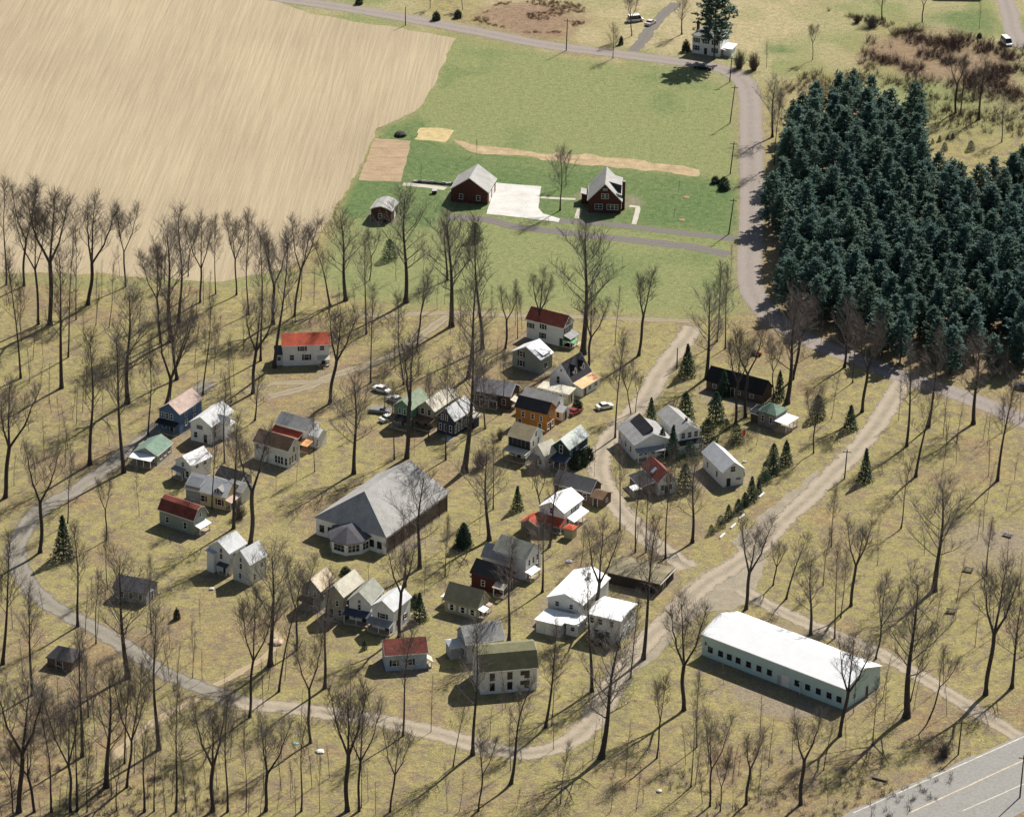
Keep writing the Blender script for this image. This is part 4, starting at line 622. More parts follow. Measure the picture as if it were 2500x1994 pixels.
pw = MB(); pts_ = [(.3, ye[0] + .5), (-2.3, ye[0] + 1.0), (-4.8, ym - 1.8), (-4.8, ym + 1.8), (-2.3, ye[1] - 1.0), (.3, ye[1] - .5)]
pw.add([(a + q[0], b_ + q[1], -.2) for a, b_ in pts_] + [(a + q[0], b_ + q[1], pz - .6) for a, b_ in pts_], [(i, i + 1, i + 7, i + 6)[::-1] for i in range(5)] + [(6, 7, 8, 9, 10, 11)[::-1]])
obj('porch_wall', pw, WHITE, H.t)
f, p, _ = win_meshes(.8, 1.6)
for (a, b_), (c_, e) in zip(pts_[:-1], pts_[1:]):
    L_ = math.hypot(c_ - a, e - b_); an = math.atan2(e - b_, c_ - a)
    for k in range(1, 3 if L_ < 3.2 else 4):
        tt = k / (3 if L_ < 3.2 else 4); nx_, ny_ = math.cos(an + math.pi / 2), math.sin(an + math.pi / 2)
        o = link('window', f, H.t, (a + (c_ - a) * tt + q[0] + nx_ * .02, b_ + (e - b_) * tt + q[1] + ny_ * .02, .8), an + math.pi); link('pane', p, o)
# metal hall
H = House('metal', 'metal_hall', 'long pale green metal hall with blinding white roof by the highway', 'hall', W_METAL, R_WHITE, dims=(*K['metal'][:3], 35.9, 12.9, 4.9, 2.2))
H.win('A', (2.4, 5.0, 7.2, 9.4, 12.0, 14.6, 17.2), 1.4, 1.0, 1.1, dark=True); H.win('A', (24.0, 26.6, 29.2, 31.8, 34.2), 1.4, 1.0, 1.1, dark=True); H.door('A', 19.6, 1.0, 2.2, simple('grey_door', (.42, .42, .44), .1, 1, .6)); H.door('A', 21.2, 1.6, 2.4, TRIM); H.win('B', (3.6,), 1.4, 1.0, .9); H.door('B', 8.0, 1.0, 2.1); H.win('A', (1.2,), 2.6, .6, .8)
lp = MB(); lp.box(-.05, .05, -.5, -.05, 0, 2.6); lp.box(-.3, .3, -.62, -.5, 2.45, 2.6); obj('lamp_bracket', lp, TRIM, H.t, H.side('A', 25.0, 0)[0])
# small outbuildings
def small(key, name, label, cat, x, y, deg, L, d, h, r, wall, roof, kind='gable', group=None):
    return House(key, name, label, cat, wall, roof, kind, dims=(x, y, math.radians(deg), L, d, h, r), group=group, hip=(.3, .3), fascia=None)
H = small(None, 'small_shed', 'small shed with rusty red-brown roof right of the dazzling white roof', 'shed', 16.8, 757.0, -30, 4.0, 4.6, 2.3, 1.0, W_BROWN, R_BROWN); H.door('A', 2.0, 1.0, 1.9); H.win('B', (2.3,), 1.0, .8, .8)
H = small(None, 'dark_shed', 'dark pyramid-roofed shed deep in the lower-left woods', 'shed', -93.5, 679.5, -20, 6.0, 5.6, 2.2, 1.6, W_BROWN, roofm('shed_felt', (.075, .072, .078)), 'hip'); H.door('A', 3.0, 1.4, 1.9)
H = small(None, 'hidden_cottage', 'dark grey cottage hidden behind trunks left of the tall white pair', 'cottage', -83.0, 709.0, -20, 8.0, 6.0, 2.8, 1.9, W_GREY, roofm('old_slate', (.10, .098, .105), .3)); H.win('A', (2, 4.2, 6.4), 1.0); H.door('B', 3.0)
H = small(None, 'far_house', 'far pale house cut by the top edge near the upper right road', 'house', 128.0, 1108.0, 0, 14.0, 7.0, 3.2, 2.0, WHITE, R_LGREY); H.win('A', (2, 5, 9, 12), 1.0); H.door('A', 7.0)
# ---------------------------------------------------------------- bare trees
BARK = simple('bark', (0.066, 0.056, 0.054), .3, 2.0, .9); TWIG = simple('twigs', (0.165, 0.142, 0.130), .25, 1.5, .9)
def bent(a, d, L, n, rng, up=.25, wob=.09):
    """points of a limb that starts at a along d and curves upward"""
    p = Vector(a); d = Vector(d).normalized(); out = [p.copy()]
    for i in range(n):
        d = (d + Vector((rng.uniform(-wob, wob), rng.uniform(-wob, wob), rng.uniform(-wob, wob) * .5 + up / n))).normalized()
        p = p + d * (L / n); out.append(p.copy())
    return out
def limb(mb, a, d, L, r, rng, depth, tw, up=.35):
    n = 4 if depth == 2 else 3
    P = bent(a, d, L, n, rng, up); R = [r * (1 - .8 * i / n) for i in range(n + 1)]
    mb.tube(P, R, 4 if depth == 2 else 3)
    if depth == 2:
        for k in range(max(3, int(L * 1.6))):
            t = .22 + .78 * (k + rng.random()) / max(3, int(L * 1.6)); i = min(n - 1, int(t * n)); q = P[i].lerp(P[i + 1], t * n - i)
            dd = (P[i + 1] - P[i]).normalized(); sd = Vector((rng.uniform(-1, 1), rng.uniform(-1, 1), rng.uniform(-.35, .8))).normalized()
            limb(mb, q, dd * .55 + sd * .75, L * rng.uniform(.24, .42) * (1.15 - .5 * t), r * .34, rng, 1, tw)
    else:
        for k in range(tw):
            t = .15 + .85 * (k + rng.random()) / tw; i = min(n - 1, int(t * n)); q = P[i].lerp(P[i + 1], min(1, t * n - i))
            dd = (P[i + 1] - P[i]).normalized(); sd = Vector((rng.uniform(-1, 1), rng.uniform(-1, 1), rng.uniform(-.3, .9))).normalized()
            e_ = (dd * .6 + sd * .75 + Vector((0, 0, .25))).normalized(); L_ = rng.uniform(.9, 2.3); mb.spike(q, q + e_ * L_, .013 + .009 * rng.random())
            for kk in range(2): q2 = q + e_ * L_ * rng.uniform(.25, .7); mb.spike(q2, q2 + (e_ + Vector((rng.uniform(-.7, .7), rng.uniform(-.7, .7), rng.uniform(-.2, .6)))).normalized() * L_ * .6, .011)
def leader(trunk, crown, P, r0, r1, rng, f0, Lmax, nb, spread, tw):
    n = len(P) - 1
    trunk.tube(P, [r0 + (r1 - r0) * (i / n) ** .8 for i in range(n + 1)], 6)
    az = rng.uniform(0, 6.28)
    for k in range(nb):
        t = f0 + (1 - f0) * ((k + rng.random() * .8) / nb) ** .9; t = min(t, .985); i = min(n - 1, int(t * n)); q = P[i].lerp(P[i + 1], t * n - i)
        az += 2.4 + rng.uniform(-.5, .5); s = (t - f0) / (1 - f0); L = Lmax * (1 - .72 * s) * rng.uniform(.6, 1.12) * (.62 + .38 * min(1, s * 4))
        el = spread + .35 * s + rng.uniform(-.15, .15)
        limb(crown, q, (math.cos(az) * math.cos(el), math.sin(az) * math.cos(el), math.sin(el)), L, max(.03, (r0 + (r1 - r0) * t) * .36), rng, 2, tw)
def tree_meshes(kind, seed, girth):
    rng = random.Random(seed); T = MB(); Cn = MB(); H = 20.0; r = {'s': .22, 't': .15, 'f': .25, 'b': .30, 'c': .24}[kind] * girth
    def spine(a, b, n, wob):
        a = Vector(a); b = Vector(b); n += 4; k1 = rng.uniform(1.0, 2.3); k2 = rng.uniform(1.0, 2.3); p1 = rng.uniform(0, 6.28); p2 = rng.uniform(0, 6.28)
        o = lambda t: Vector((wob * .9 * (math.sin(math.pi * k1 * t + p1) - math.sin(p1)), wob * .9 * (math.sin(math.pi * k2 * t + p2) - math.sin(p2)), 0))
        return [a.lerp(b, i / n) + o(i / n) for i in range(n + 1)]
    T.tube([(0, 0, -.3), (0, 0, .05), (0, 0, .9)], [r * 1.5, r * 1.35, r * 1.0], 7)     # root flare
    if kind == 's': leader(T, Cn, spine((0, 0, .6), (rng.uniform(-.6, .6), rng.uniform(-.6, .6), H * .97), 9, .22), r, .035, rng, .38, 5.8, 20, .85, 6)
    elif kind == 't': leader(T, Cn, spine((0, 0, .6), (rng.uniform(-.5, .5), rng.uniform(-.5, .5), H * .98), 8, .2), r, .03, rng, .32, 3.6, 12, .85, 5)
    elif kind == 'b': leader(T, Cn, spine((0, 0, .6), (rng.uniform(-.8, .8), rng.uniform(-.8, .8), H * .92), 9, .25), r, .05, rng, .27, 8.6, 23, .68, 6)
    elif kind == 'c':
        P = spine((0, 0, .6), (1.2, .3, H * .95), 9, .55); leader(T, Cn, P, r, .04, rng, .38, 6.2, 16, .7, 6)
    else:
        hf = H * rng.uniform(.34, .5); P = spine((0, 0, .6), (rng.uniform(-.3, .3), rng.uniform(-.3, .3), hf), 5, .15)
        T.tube(P, [r * (1 - .12 * i / (len(P) - 1)) for i in range(len(P))], 6); a0 = rng.uniform(0, 6.28); nl = rng.choice((2, 3, 3))
        for j in range(nl):
            a = a0 + j * 6.28 / nl + rng.uniform(-.3, .3); sp = rng.uniform(2.2, 4.4) if nl > 1 else 0; top = H * rng.uniform(.86, .98)
            mid = P[-1] + Vector((math.cos(a) * sp * .55, math.sin(a) * sp * .55, (top - hf) * .38)); end = Vector((P[-1].x + math.cos(a) * sp, P[-1].y + math.sin(a) * sp, top))
            Q = [P[-1] - Vector((0, 0, .1)), P[-1].lerp(mid, .5), mid] + [mid.lerp(end, k / 4) + Vector((rng.uniform(-.12, .12), rng.uniform(-.12, .12), 0)) for k in range(1, 5)]
            leader(T, Cn, Q, r * .66, .035, rng, .15, 5.2, 13, .82, 6)
    return T.mesh(kind + '_trunk', BARK), Cn.mesh(kind + '_crown', TWIG)
TM = {}
for kind, nv in (('s', 4), ('t', 3), ('f', 4), ('b', 3), ('c', 2)):
    for vv in range(nv):
        for g, gv_ in ((0, .85), (1, 1.25)): TM[(kind, vv, g)] = tree_meshes(kind, 100 + vv * 7 + ord(kind), gv_)
TREES = [(27.7,1049.5,10.5,-0.1,'b',0.8),(33.6,1069.2,14.4,-0.8,'f',1),(48.4,1071.4,12.8,0.3,'b',1.1),(-26.4,1091.2,6,0.1,'f',0.7),(-16.6,1090.4,6.4,-0.1,'f',0.8),(11.8,930.7,17.8,-0.1,'b',0.9),(13.5,949.3,10.2,0,'f',0.7),(-10.7,970.4,4.2,-0,'t',0.3),(43.2,944.4,3.4,0.3,'t',0.25),(41.5,926.8,2.9,0.1,'t',0.25),(-25.2,950.2,4.9,-0,'t',0.25),(-36.1,882,13.9,0.9,'f',0.9),(-16.7,882.8,16.1,-0.5,'b',1.3),(-29.5,882.3,6.5,-0.4,'t',0.7),(-8.5,883.1,11.1,-0.1,'c',1),(-22.8,887,5.6,-0,'t',0.5),(12.4,877.4,7.4,0.3,'t',0.4),(70.5,987.3,17.6,-0,'b',1.5),(69.9,966.5,19.7,0.1,'s',1),(85.7,1050.7,10.6,-0.2,'f',0.8),(108.9,1088.4,12.3,-0.4,'b',1.2),(120.7,1085.8,11.2,0.4,'f',1.2),(137.2,1080.4,8,-0.3,'t',0.7),(113.2,1033.4,7.8,0,'t',0.5),(123,1008.4,18.3,0,'f',1.1),(124.4,1008.5,16.8,1.1,'f',1),(128.9,1003.2,18.8,1.1,'b',1.1),(133.5,986.1,13.6,0.2,'b',0.9),(71.9,1043.1,7.8,-0.1,'t',0.7),(54.6,890,7.9,0.1,'t',0.6),(-126.2,875.5,27.4,1.6,'s',1),(-121.8,875.2,28.1,1.6,'f',1),(-115.4,851.5,30,-0.3,'f',0.9),(-112.6,851.4,36.7,1.9,'f',1.3),(-105.6,814.7,35.2,0.1,'s',1.1),(-106,832.3,36.2,2.9,'t',0.8),(-115.8,819.8,31.1,-0.8,'s',0.9),(-104.7,864,28.3,4,'f',1.2),(-106.6,854.8,27,0.7,'t',0.7),(-98.1,850.1,18.9,2.7,'t',0.6),(-96.6,875.6,21.5,1,'f',1),(-101.4,851,14,1.1,'t',0.5),(-112.2,833.3,8.5,0.1,'t',0.4),(-94.6,773.7,31.1,0.6,'s',1.5),(-86.6,770,34.9,-0.3,'s',1.1),(-83,789.4,23.9,1.2,'s',1),(-89.4,806.7,30.8,2.6,'b',1.2),(-80.5,795.7,29.7,7.1,'f',1.3),(-79.6,809.1,15.7,1.6,'t',0.8),(-79.1,820.5,22.4,-0.5,'b',1.2),(-82.4,842.5,30.7,0.7,'b',1.3),(-84.8,841.4,24.4,-2.2,'f',0.9),(-81.5,853.8,29.6,1.3,'s',1.4),(-77.3,866.4,23.3,1.1,'f',1),(-73.9,871.9,20.2,0.8,'s',0.7),(-68.7,871.5,21.8,1.1,'f',0.9),(-64.9,859.5,24.9,0.3,'s',0.8),(-60.1,832,33.1,0.7,'s',0.8),(-56.6,828.2,47.6,3.6,'s',1.1),(-60.7,813.4,24.5,2.8,'f',1.3),(-58.4,853.7,24.2,-1.3,'f',1.2),(-53.6,858.9,25.9,3.5,'f',1),(-52.6,868.7,18.3,1.4,'t',0.7),(-45.2,865.6,16.9,-3.2,'c',1.6),(-41.5,869.1,24.1,-1.7,'b',1.8),(-42.4,808.4,24.8,2.5,'f',1.3),(-72.3,812.1,24,2.3,'s',0.8),(-70.7,836.7,9.5,1,'t',0.6),(-65.4,808.5,16.2,-0.6,'t',0.7),(-65.3,817.1,13.2,-0.8,'t',0.6),(-64.5,775.6,20.7,0.3,'s',0.9),(-59.2,798.4,12.2,1.7,'b',1.1),(-65.5,752,20.4,0.6,'s',0.9),(-81.1,748.1,11.3,-0.3,'t',0.5),(-111.4,756.4,27.9,4.9,'f',1.3),(-100.6,730.2,26,1,'f',1.1),(-96.3,744.3,16.6,1.9,'s',0.8),(-87.1,736.4,15.7,0.1,'f',0.8),(-60.1,743,25.9,1.2,'s',1.3),(-55.9,735.8,27,1.3,'f',1.5),(-35.2,771.2,24.9,0.5,'b',1.1),(-44,771.8,14,0.1,'s',0.6),(-47.8,767.2,8.1,0.3,'t',0.5),(-52.1,761.9,7.7,0.5,'t',0.5),(-35.6,848.6,25,-0.4,'s',1),(-88.2,877,10.6,-1,'f',0.9),(-98.7,882.1,8.3,-0.2,'t',0.6),(-90.9,828.1,11.1,0.7,'t',0.5),(-94.6,797.3,6.9,1,'t',0.4),(-35,794.8,7.3,-0.2,'t',0.5),(-68.4,813.3,6.2,0.4,'t',0.4),(-87.2,878.1,16.6,1.5,'t',0.8),(-81.6,882.7,15.3,1.6,'f',0.7),(-74.1,857.3,11.8,0.4,'t',0.5),(-104,796.9,6.1,-0.6,'t',0.4),(-55,776,10.7,1.7,'t',0.6),(-91.2,783.6,7.3,-0.6,'t',0.4),(-101.4,801.7,6.5,1,'t',0.4),(-33.4,820.2,23.3,0.5,'s',0.9),(-25.6,819.6,22.4,-2,'s',0.9),(-26.6,868.4,30.5,-0.4,'b',1.2),(-23.1,838.4,21.5,2.4,'f',1),(-15,854.1,30.6,-1.7,'b',1.5),(-18.8,864.5,8.8,-0,'t',0.6),(-17,867.7,8.3,0.2,'t',0.5),(-7.3,841.1,32.9,-1.8,'s',1.1),(-10.4,824,26,0.6,'b',1.4),(-1.8,841.3,16.2,0.4,'f',1.1),(1.1,847.5,14.5,-0.2,'s',0.8),(6.2,847.7,17.6,0.3,'f',1.3),(16.9,838.9,35.9,-0.2,'b',2.2),(18.1,832,18.7,1.4,'f',1.3),(24.6,844.3,15.3,0.8,'t',0.7),(30.2,838.4,22.4,2.2,'f',1.3),(23.7,792.1,25.8,0.4,'s',1),(27.6,805.3,13.1,-1.8,'f',0.9),(28.7,806.2,10.1,0.9,'f',0.8),(-26.4,778.6,18.3,-0.2,'s',1),(-23.6,779.6,30.5,1.8,'f',1.3),(-14.8,779,24.2,0.2,'s',0.8),(-10.4,772.9,38.6,0.4,'b',1.7),(-22,781.4,8.6,-0,'t',0.4),(-4.5,739.2,23,-1.2,'b',1.7),(-3.8,754.3,17.5,-0.1,'s',1),(4.8,764.7,6.4,0.2,'t',0.5),(6.6,747.8,16.6,-1.6,'f',1),(8.5,736.3,19,2.8,'c',1.2),(23.9,745.1,20.3,-0.2,'s',0.9),(27,734.5,19.3,0.2,'s',1),(29.3,734.6,20.1,-0.3,'s',1),(-5.5,859.9,8.2,0.1,'t',0.6),(-19,790.8,15.5,0.3,'s',0.9),(-6.1,795.8,16.8,-1,'f',1),(-2.3,804.4,15.6,0.2,'s',0.7),(-18.3,735.6,6.6,0.2,'t',0.3),(-6.6,741.7,7.9,0.3,'t',0.4),(-13.5,735.7,7.8,0.1,'t',0.6),(-29.5,799.6,17.3,0.6,'t',0.5),(18.7,771.5,7.6,-0.1,'t',0.5),(46,825.8,23.5,-0,'b',1.7),(49.4,847.3,19.8,-0.3,'s',0.9),(51.2,843.3,20.6,0,'s',0.9),(51.7,800.5,21.7,0.7,'f',1.1),(54.1,804.3,23.9,0.4,'f',1.1),(61.3,817,15.4,-0.7,'f',0.8),(64.3,812.3,28.3,1.5,'b',1.5),(66.4,825.9,21.3,3,'f',1.2),(79.2,833.3,17.4,0.9,'b',1.4),(80.5,824.5,16.9,0.1,'s',0.9),(81.5,808.2,22.7,1.2,'f',1.3),(74.1,804.1,11.9,1.4,'t',0.6),(68.7,785.5,15.9,0,'f',0.8),(90.3,789.9,24.4,-0.8,'s',1.2),(89.6,803.7,10.5,0.1,'t',0.6),(96.3,800.3,23.4,1.7,'s',1.2),(90.9,773.9,22.5,0.9,'c',1.2),(85.4,748,17.1,1.4,'c',1),(106.8,802.5,22.6,-0.3,'b',1.7),(109.1,772.5,25.5,1.7,'s',1.2),(44,814.4,5.8,-0.1,'t',0.4),(55.9,789.6,4,0.6,'t',0.7),(69.5,738.6,14.8,0,'s',0.6),(117.8,805,10.9,-0.4,'t',0.6),(96,823.3,6.2,-0.2,'t',0.6),(37.9,811.5,6.6,-0,'t',0.6),(36.4,779.2,2.1,0.3,'t',0.3),(-102.3,680.4,28,2.2,'s',1.1),(-94.8,667.9,24.3,1,'s',1.3),(-88.9,697,22.6,-0.5,'s',1.1),(-86.8,702.3,8.5,0.6,'t',0.5),(-84.4,689.7,16.2,0.9,'s',0.8),(-84.5,713.7,13.9,-0,'s',0.9),(-76.6,675.5,27.5,0.4,'b',1.7),(-73.5,694.5,16.7,0.3,'s',0.9),(-67.7,647,30.1,0.2,'s',1.3),(-69.2,688,8.4,0,'t',0.6),(-63.5,675.9,13.3,0.5,'t',0.6),(-63.6,696.3,7.2,-0,'t',0.4),(-50.9,660.3,27.2,2.6,'f',1),(-48.2,681.4,27.6,-0.3,'b',1.4),(-45.8,670.8,24.8,2.6,'c',0.9),(-43.2,688.1,21.6,0.5,'f',1),(-38.4,650.5,25.8,-0.3,'f',1),(-36.7,672.5,25.6,1.7,'s',1.2),(-85.8,623,25.2,-1.1,'s',0.9),(-91.9,622.8,30.3,0.8,'f',1.3),(-89,622.9,16.4,-2.2,'f',1.4),(-82.2,623.1,26,-0.4,'f',1),(-81,623.5,20,0.4,'s',1.1),(-82.2,643.9,26.4,0.3,'s',1.2),(-82.7,659.3,12.7,0.1,'s',1.1),(-76.4,632.4,26.8,0.9,'b',1.3),(-73.6,623.6,12.7,0.7,'f',0.8),(-72.5,632.5,26.2,3.3,'f',0.9),(-73.8,641.5,22.6,1,'s',0.9),(-68.3,623.5,18.4,1,'s',1.2),(-66.5,623.8,19.3,0.7,'s',0.7),(-62.3,623.7,26.7,1.1,'s',1),(-60.5,623.8,9.1,0,'s',0.9),(-55.4,624.2,24.4,0.6,'f',1.3),(-52.6,624,25.3,0.9,'s',1),(-49.1,624.1,18.3,0,'t',0.7),(-45.4,624.5,20.8,1.4,'f',1.2),(-43.3,624.3,7.3,1.1,'t',0.5),(-38.7,624.6,20.8,1.1,'c',0.9),(-30,624.9,27.4,-1.2,'f',1.2),(-35.2,624.5,12.8,0.1,'t',0.5),(-27.4,626.2,15.7,0.3,'t',0.7),(-93,622.5,14.8,-0.5,'f',0.9),(-79.1,623.2,14.7,0.8,'s',0.8),(-64.6,623.7,11,0.6,'t',0.5),(-57.8,624.2,7.1,-0.2,'t',0.4),(-86.7,645.2,11.4,0.7,'t',0.5),(-71.6,637.8,13.9,0.9,'t',0.5),(-41,629.7,7.9,-0.2,'t',0.4),(-64.7,659.3,7.7,0.2,'t',0.5),(-97.6,654.9,11.5,-0.5,'t',0.7),(-90.5,651.7,13.3,-0.2,'t',0.7),(-27.8,624.9,24.5,1.1,'f',0.9),(-21.9,624.9,19.1,1,'f',1),(-20.4,653.8,24.4,1.1,'c',0.9),(-22.5,694.7,21.4,0.4,'f',1.2),(-19.2,725.5,23.2,0.7,'b',1.4),(-21.8,716.9,17.3,-0.7,'s',0.9),(-13.7,721.7,13.5,0.6,'s',0.7),(-17.8,713.8,8.6,0.1,'t',0.5),(-29.8,719.6,6.6,-0.1,'t',0.5),(-10.3,642.1,15.9,0.9,'c',0.6),(-6.6,646.8,28.3,-0.2,'s',1.3),(0.1,693.9,22.9,0.7,'s',1.3),(7,715.4,18.6,0.1,'s',1.2),(6.3,722.6,13.4,-0.1,'s',0.9),(15.2,727.5,9.5,0.7,'s',0.7),(-5.2,625.6,16.5,1.3,'f',1),(-11.1,625.4,9.8,-0.5,'t',0.6),(-8.8,625.5,8.3,0.9,'t',0.7),(0.9,636,22.6,3.8,'c',1.3),(0.8,641.1,12.2,-0.3,'t',0.6),(7.6,658,22.6,1.9,'s',1.2),(8.8,658.7,13.1,0.5,'s',1),(16.9,672.8,26.7,-1.6,'s',1.2),(18.4,646.3,29.1,4.5,'b',2),(18.6,648.3,13.4,-0.2,'t',0.6),(24.8,678.7,18.8,0.5,'s',0.9),(27.6,686.7,31.3,1.8,'s',1.2),(17.6,702,23.5,2.8,'f',1.1),(29.2,646.6,18.3,1.1,'f',0.8),(35.1,665.7,25.8,-0.6,'f',1.1),(10.3,628.6,13.2,1.7,'s',0.6),(19.9,626.2,11,0.7,'t',0.5),(24.7,626.5,10.2,0.8,'t',0.5),(35.4,635.7,15.9,0.7,'s',1),(27,735.9,7.1,1.7,'s',0.9),(19.9,656.5,10.7,-0.3,'t',0.4),(1.9,625.8,5.3,0.9,'t',0.4),(14.3,635.2,5.7,0.5,'t',0.3),(33.4,731.8,25.4,0.7,'s',0.9),(39.5,739.6,20.2,-0.1,'b',1.2),(49.6,709.1,21.7,1.3,'f',1.3),(55.9,720.1,10.6,0.6,'f',1.2),(58.3,714,15.4,2.7,'c',1.1),(66.5,720.5,13.1,1,'s',0.7),(62.4,698.2,18.3,-1.1,'b',1.2),(67.3,696.8,21,-0.6,'s',1),(69.2,705.9,15.3,0.8,'s',0.8),(71.7,711.3,20.1,1,'f',1.1),(78.8,730.2,10.8,-0.1,'t',0.6),(75.1,688.3,19,2.1,'f',1),(89.9,718.7,26.4,0.8,'b',1.9),(79.3,664.3,32.2,2.6,'b',1.7),(80.6,670.7,16.7,4.1,'s',0.9),(83.8,663.8,15.9,4,'f',1),(96,673.9,29,1.1,'f',1.2),(101.7,726.4,13.1,0.6,'s',1.2),(101.6,676.9,21.1,1.1,'b',1.2),(71.7,653.2,14.2,0.2,'s',1),(65.5,656.4,23,1.2,'f',1.1),(38.8,628.8,20.5,0.2,'f',0.8),(40.7,627,13.5,0.1,'f',0.8),(45.7,629.6,16.9,1.3,'f',1.2),(48.1,631,7.2,-0,'t',0.5),(56.1,629.9,20.9,0.7,'f',1.4),(61.4,643,12.2,0.4,'c',0.8),(55.5,646.7,12.2,-0.2,'t',0.6),(61.4,630.2,6.7,-1,'t',0.5),(43.5,676.6,4.7,-0.3,'t',0.4),(87.8,653.8,3.8,-0.6,'t',0.4),(37.1,651,16,0.1,'s',0.9),(50.5,627.3,5.3,0.4,'t',0.4),(43,627.2,9,-0,'t',0.5)]
LAND = [('orange-red-roofed white house', -49, 832), ('blue cottage', -74, 795), ('green-roofed low cottage', -80, 776), ('cream-yellow cottage', -67, 757), ('maroon-roofed cottage', -73, 743), ('brown-roofed long cottage', -54, 777), ('tall white pair', -55, 719),
        ('mint green cottage', -22, 799), ('navy cottage', -12, 794), ('dark red-roofed house', 8, 846), ('black-roofed cottage', 18, 819), ('ochre cottage', 5, 797), ('tan-roofed cottage', 3, 782), ('dark green cottage', 16, 779), ('dazzling white-roofed cottage', 13, 748),
        ('maroon cottage', -4, 717), ('tan-green cottage', -9, 705), ('old white row of four', -31, 698), ('pale blue cottage', -20, 682), ('olive-roofed house', 0, 675), ('white lodge', 20, 700), ('low brown building', 27, 719), ('long dark shed', 52, 815), ('green-roofed pavilion', 59, 800),
        ('skylight cottage', 32, 766), ('evergreen row', 50, 755), ('white cottage by evergreens', 46, 772), ('great meeting hall', -24, 745), ('white-roofed metal hall', 57, 682), ('brick house', 25, 932), ('brick garage', -10, 938), ('small brown shed', -33, 921), ('white farmhouse', 54, 1056),
        ('hidden dark cottage', -80, 712), ('left spruce', -95, 728), ('left lane bend', -103, 706), ('dark shed in the woods', -90, 681), ('highway edge', 84, 645), ('ploughed field edge', -95, 862), ('field corner at the green strip', -55, 868), ('county road curve', 72, 862), ('pine plantation front', 95, 838),
        ('bare brown patch', 103, 730), ('lower gravel lane', -20, 655), ('lower left corner', -80, 632), ('lower middle edge', 5, 632), ('lower right thicket', 50, 640), ('upper left lane', -35, 845), ('wood floor upper left', -110, 815), ('left meadow clearing', -118, 775), ('scrub at upper right', 110, 1020), ('north road', -20, 1068), ('asphalt driveway junction', 55, 905), ('lane behind the metal hall', 78, 702)]
SHAPE = {'s': 'straight tall bare tree', 't': 'thin young bare tree', 'f': 'forked bare tree', 'b': 'broad-crowned bare tree', 'c': 'crooked leaning bare tree'}
ORD = ['leftmost', 'second from left', 'third from left', 'fourth from left', 'fifth from left', 'sixth from left', 'seventh from left', 'eighth from left', 'ninth from left', 'tenth from left', 'eleventh from left', 'twelfth from left']
keys = {}
for i, (x, y, h, lx, k, g) in enumerate(TREES):
    nm, ax, ay = min(LAND, key=lambda q: (q[1] - x) ** 2 + (q[2] - y) ** 2)
    dx, dy = x - ax, (y - ay) * .5
    rel = ('right of' if dx > 0 else 'left of') if abs(dx) > abs(dy) else ('behind' if dy > 0 else 'in front of')
    keys.setdefault((k, rel, nm), []).append(i)
LAB = {}
for (k, rel, nm), ii in keys.items():
    ii.sort(key=lambda i: TREES[i][0])
    for j, i in enumerate(ii):
        LAB[i] = '%s %s the %s' % (SHAPE[k], rel, nm) if len(ii) == 1 else ('%s, %s of those %s the %s' % (SHAPE[k].replace('tall bare', 'bare'), ORD[j] if j < len(ii) - 1 else 'rightmost', rel, nm))
rng = random.Random(11)
for i, (x, y, h, lx, k, g) in enumerate(TREES):
    h = min(h, 34.0); nv = {'s': 4, 't': 3, 'f': 4, 'b': 3, 'c': 2}[k]
    tm, cm = TM[(k, rng.randrange(nv), 0 if g < 1.05 else 1)]
    s = h / 20.0; w = s * (.72 + .28 * min(g, 1.6)); w = w if h > 12 else max(w, .45 * min(1, g + .3))
    t = thing('bare_tree', LAB[i], 'tree', (x, y, 0), 0, 'bare deciduous trees of the grove')
    t.rotation_euler = (0, max(-.22, min(.22, math.atan2(lx, h) * .85)), 0)
    t.scale = (w, w, s)
    a = rng.uniform(0, 6.28) if k != 'c' else (0 if lx >= 0 else 3.14) + rng.uniform(-.3, .3)
    link('trunk', tm, t, None, a); link('crown', cm, t, None, a)

# ---------------------------------------------------------------- pines and other evergreens
def foliage(name, c, var):
    m, nt, b = nodes_of(name); b.inputs['Roughness'].default_value = .7; v = pos(nt); oi = nt.nodes.new('ShaderNodeObjectInfo')
    n1 = ramp(nt, noise(nt, v, .8, 3, .6), .3, .7); col = mixc(nt, n1, tuple(x * (1 - var) for x in c), tuple(x * (1 + var) for x in c))
    col = mixc(nt, mul(nt, oi.outputs['Random'], .45), col, (c[0] * 1.35, c[1] * 1.05, c[2] * .75)); nt.links.new(col, b.inputs['Base Color'])
    tr = nt.nodes.new('ShaderNodeBsdfTranslucent'); nt.links.new(col, tr.inputs['Color']); mx = nt.nodes.new('ShaderNodeMixShader'); mx.inputs[0].default_value = .45
    nt.links.new(b.outputs[0], mx.inputs[1]); nt.links.new(tr.outputs[0], mx.inputs[2]); nt.links.new(mx.outputs[0], nt.nodes['Material Output'].inputs['Surface']); return m
NEEDLE = foliage('pine_needles', (0.100, 0.176, 0.150), .35); NEEDLE2 = foliage('spruce_needles', (0.034, 0.070, 0.050), .3); BUSHM = simple('bush_leaves', (0.040, 0.062, 0.035), .4, 1.4, .8); PBARK = simple('pine_bark', (0.075, 0.055, 0.045), .3, 1.5, .9)
def leafcard(mb, p, n, s, rng):
    n = n.normalized(); a = n.cross(Vector((rng.uniform(-1, 1), rng.uniform(-1, 1), rng.uniform(-1, 1)))).normalized(); b_ = n.cross(a); o = len(mb.v)
    for q in (p - a * s * .30, p + a * s * .30, p + b_ * s * 1.0 + n * s * .25): mb.v.append(tuple(q))
    mb.f.append((o, o + 1, o + 2))
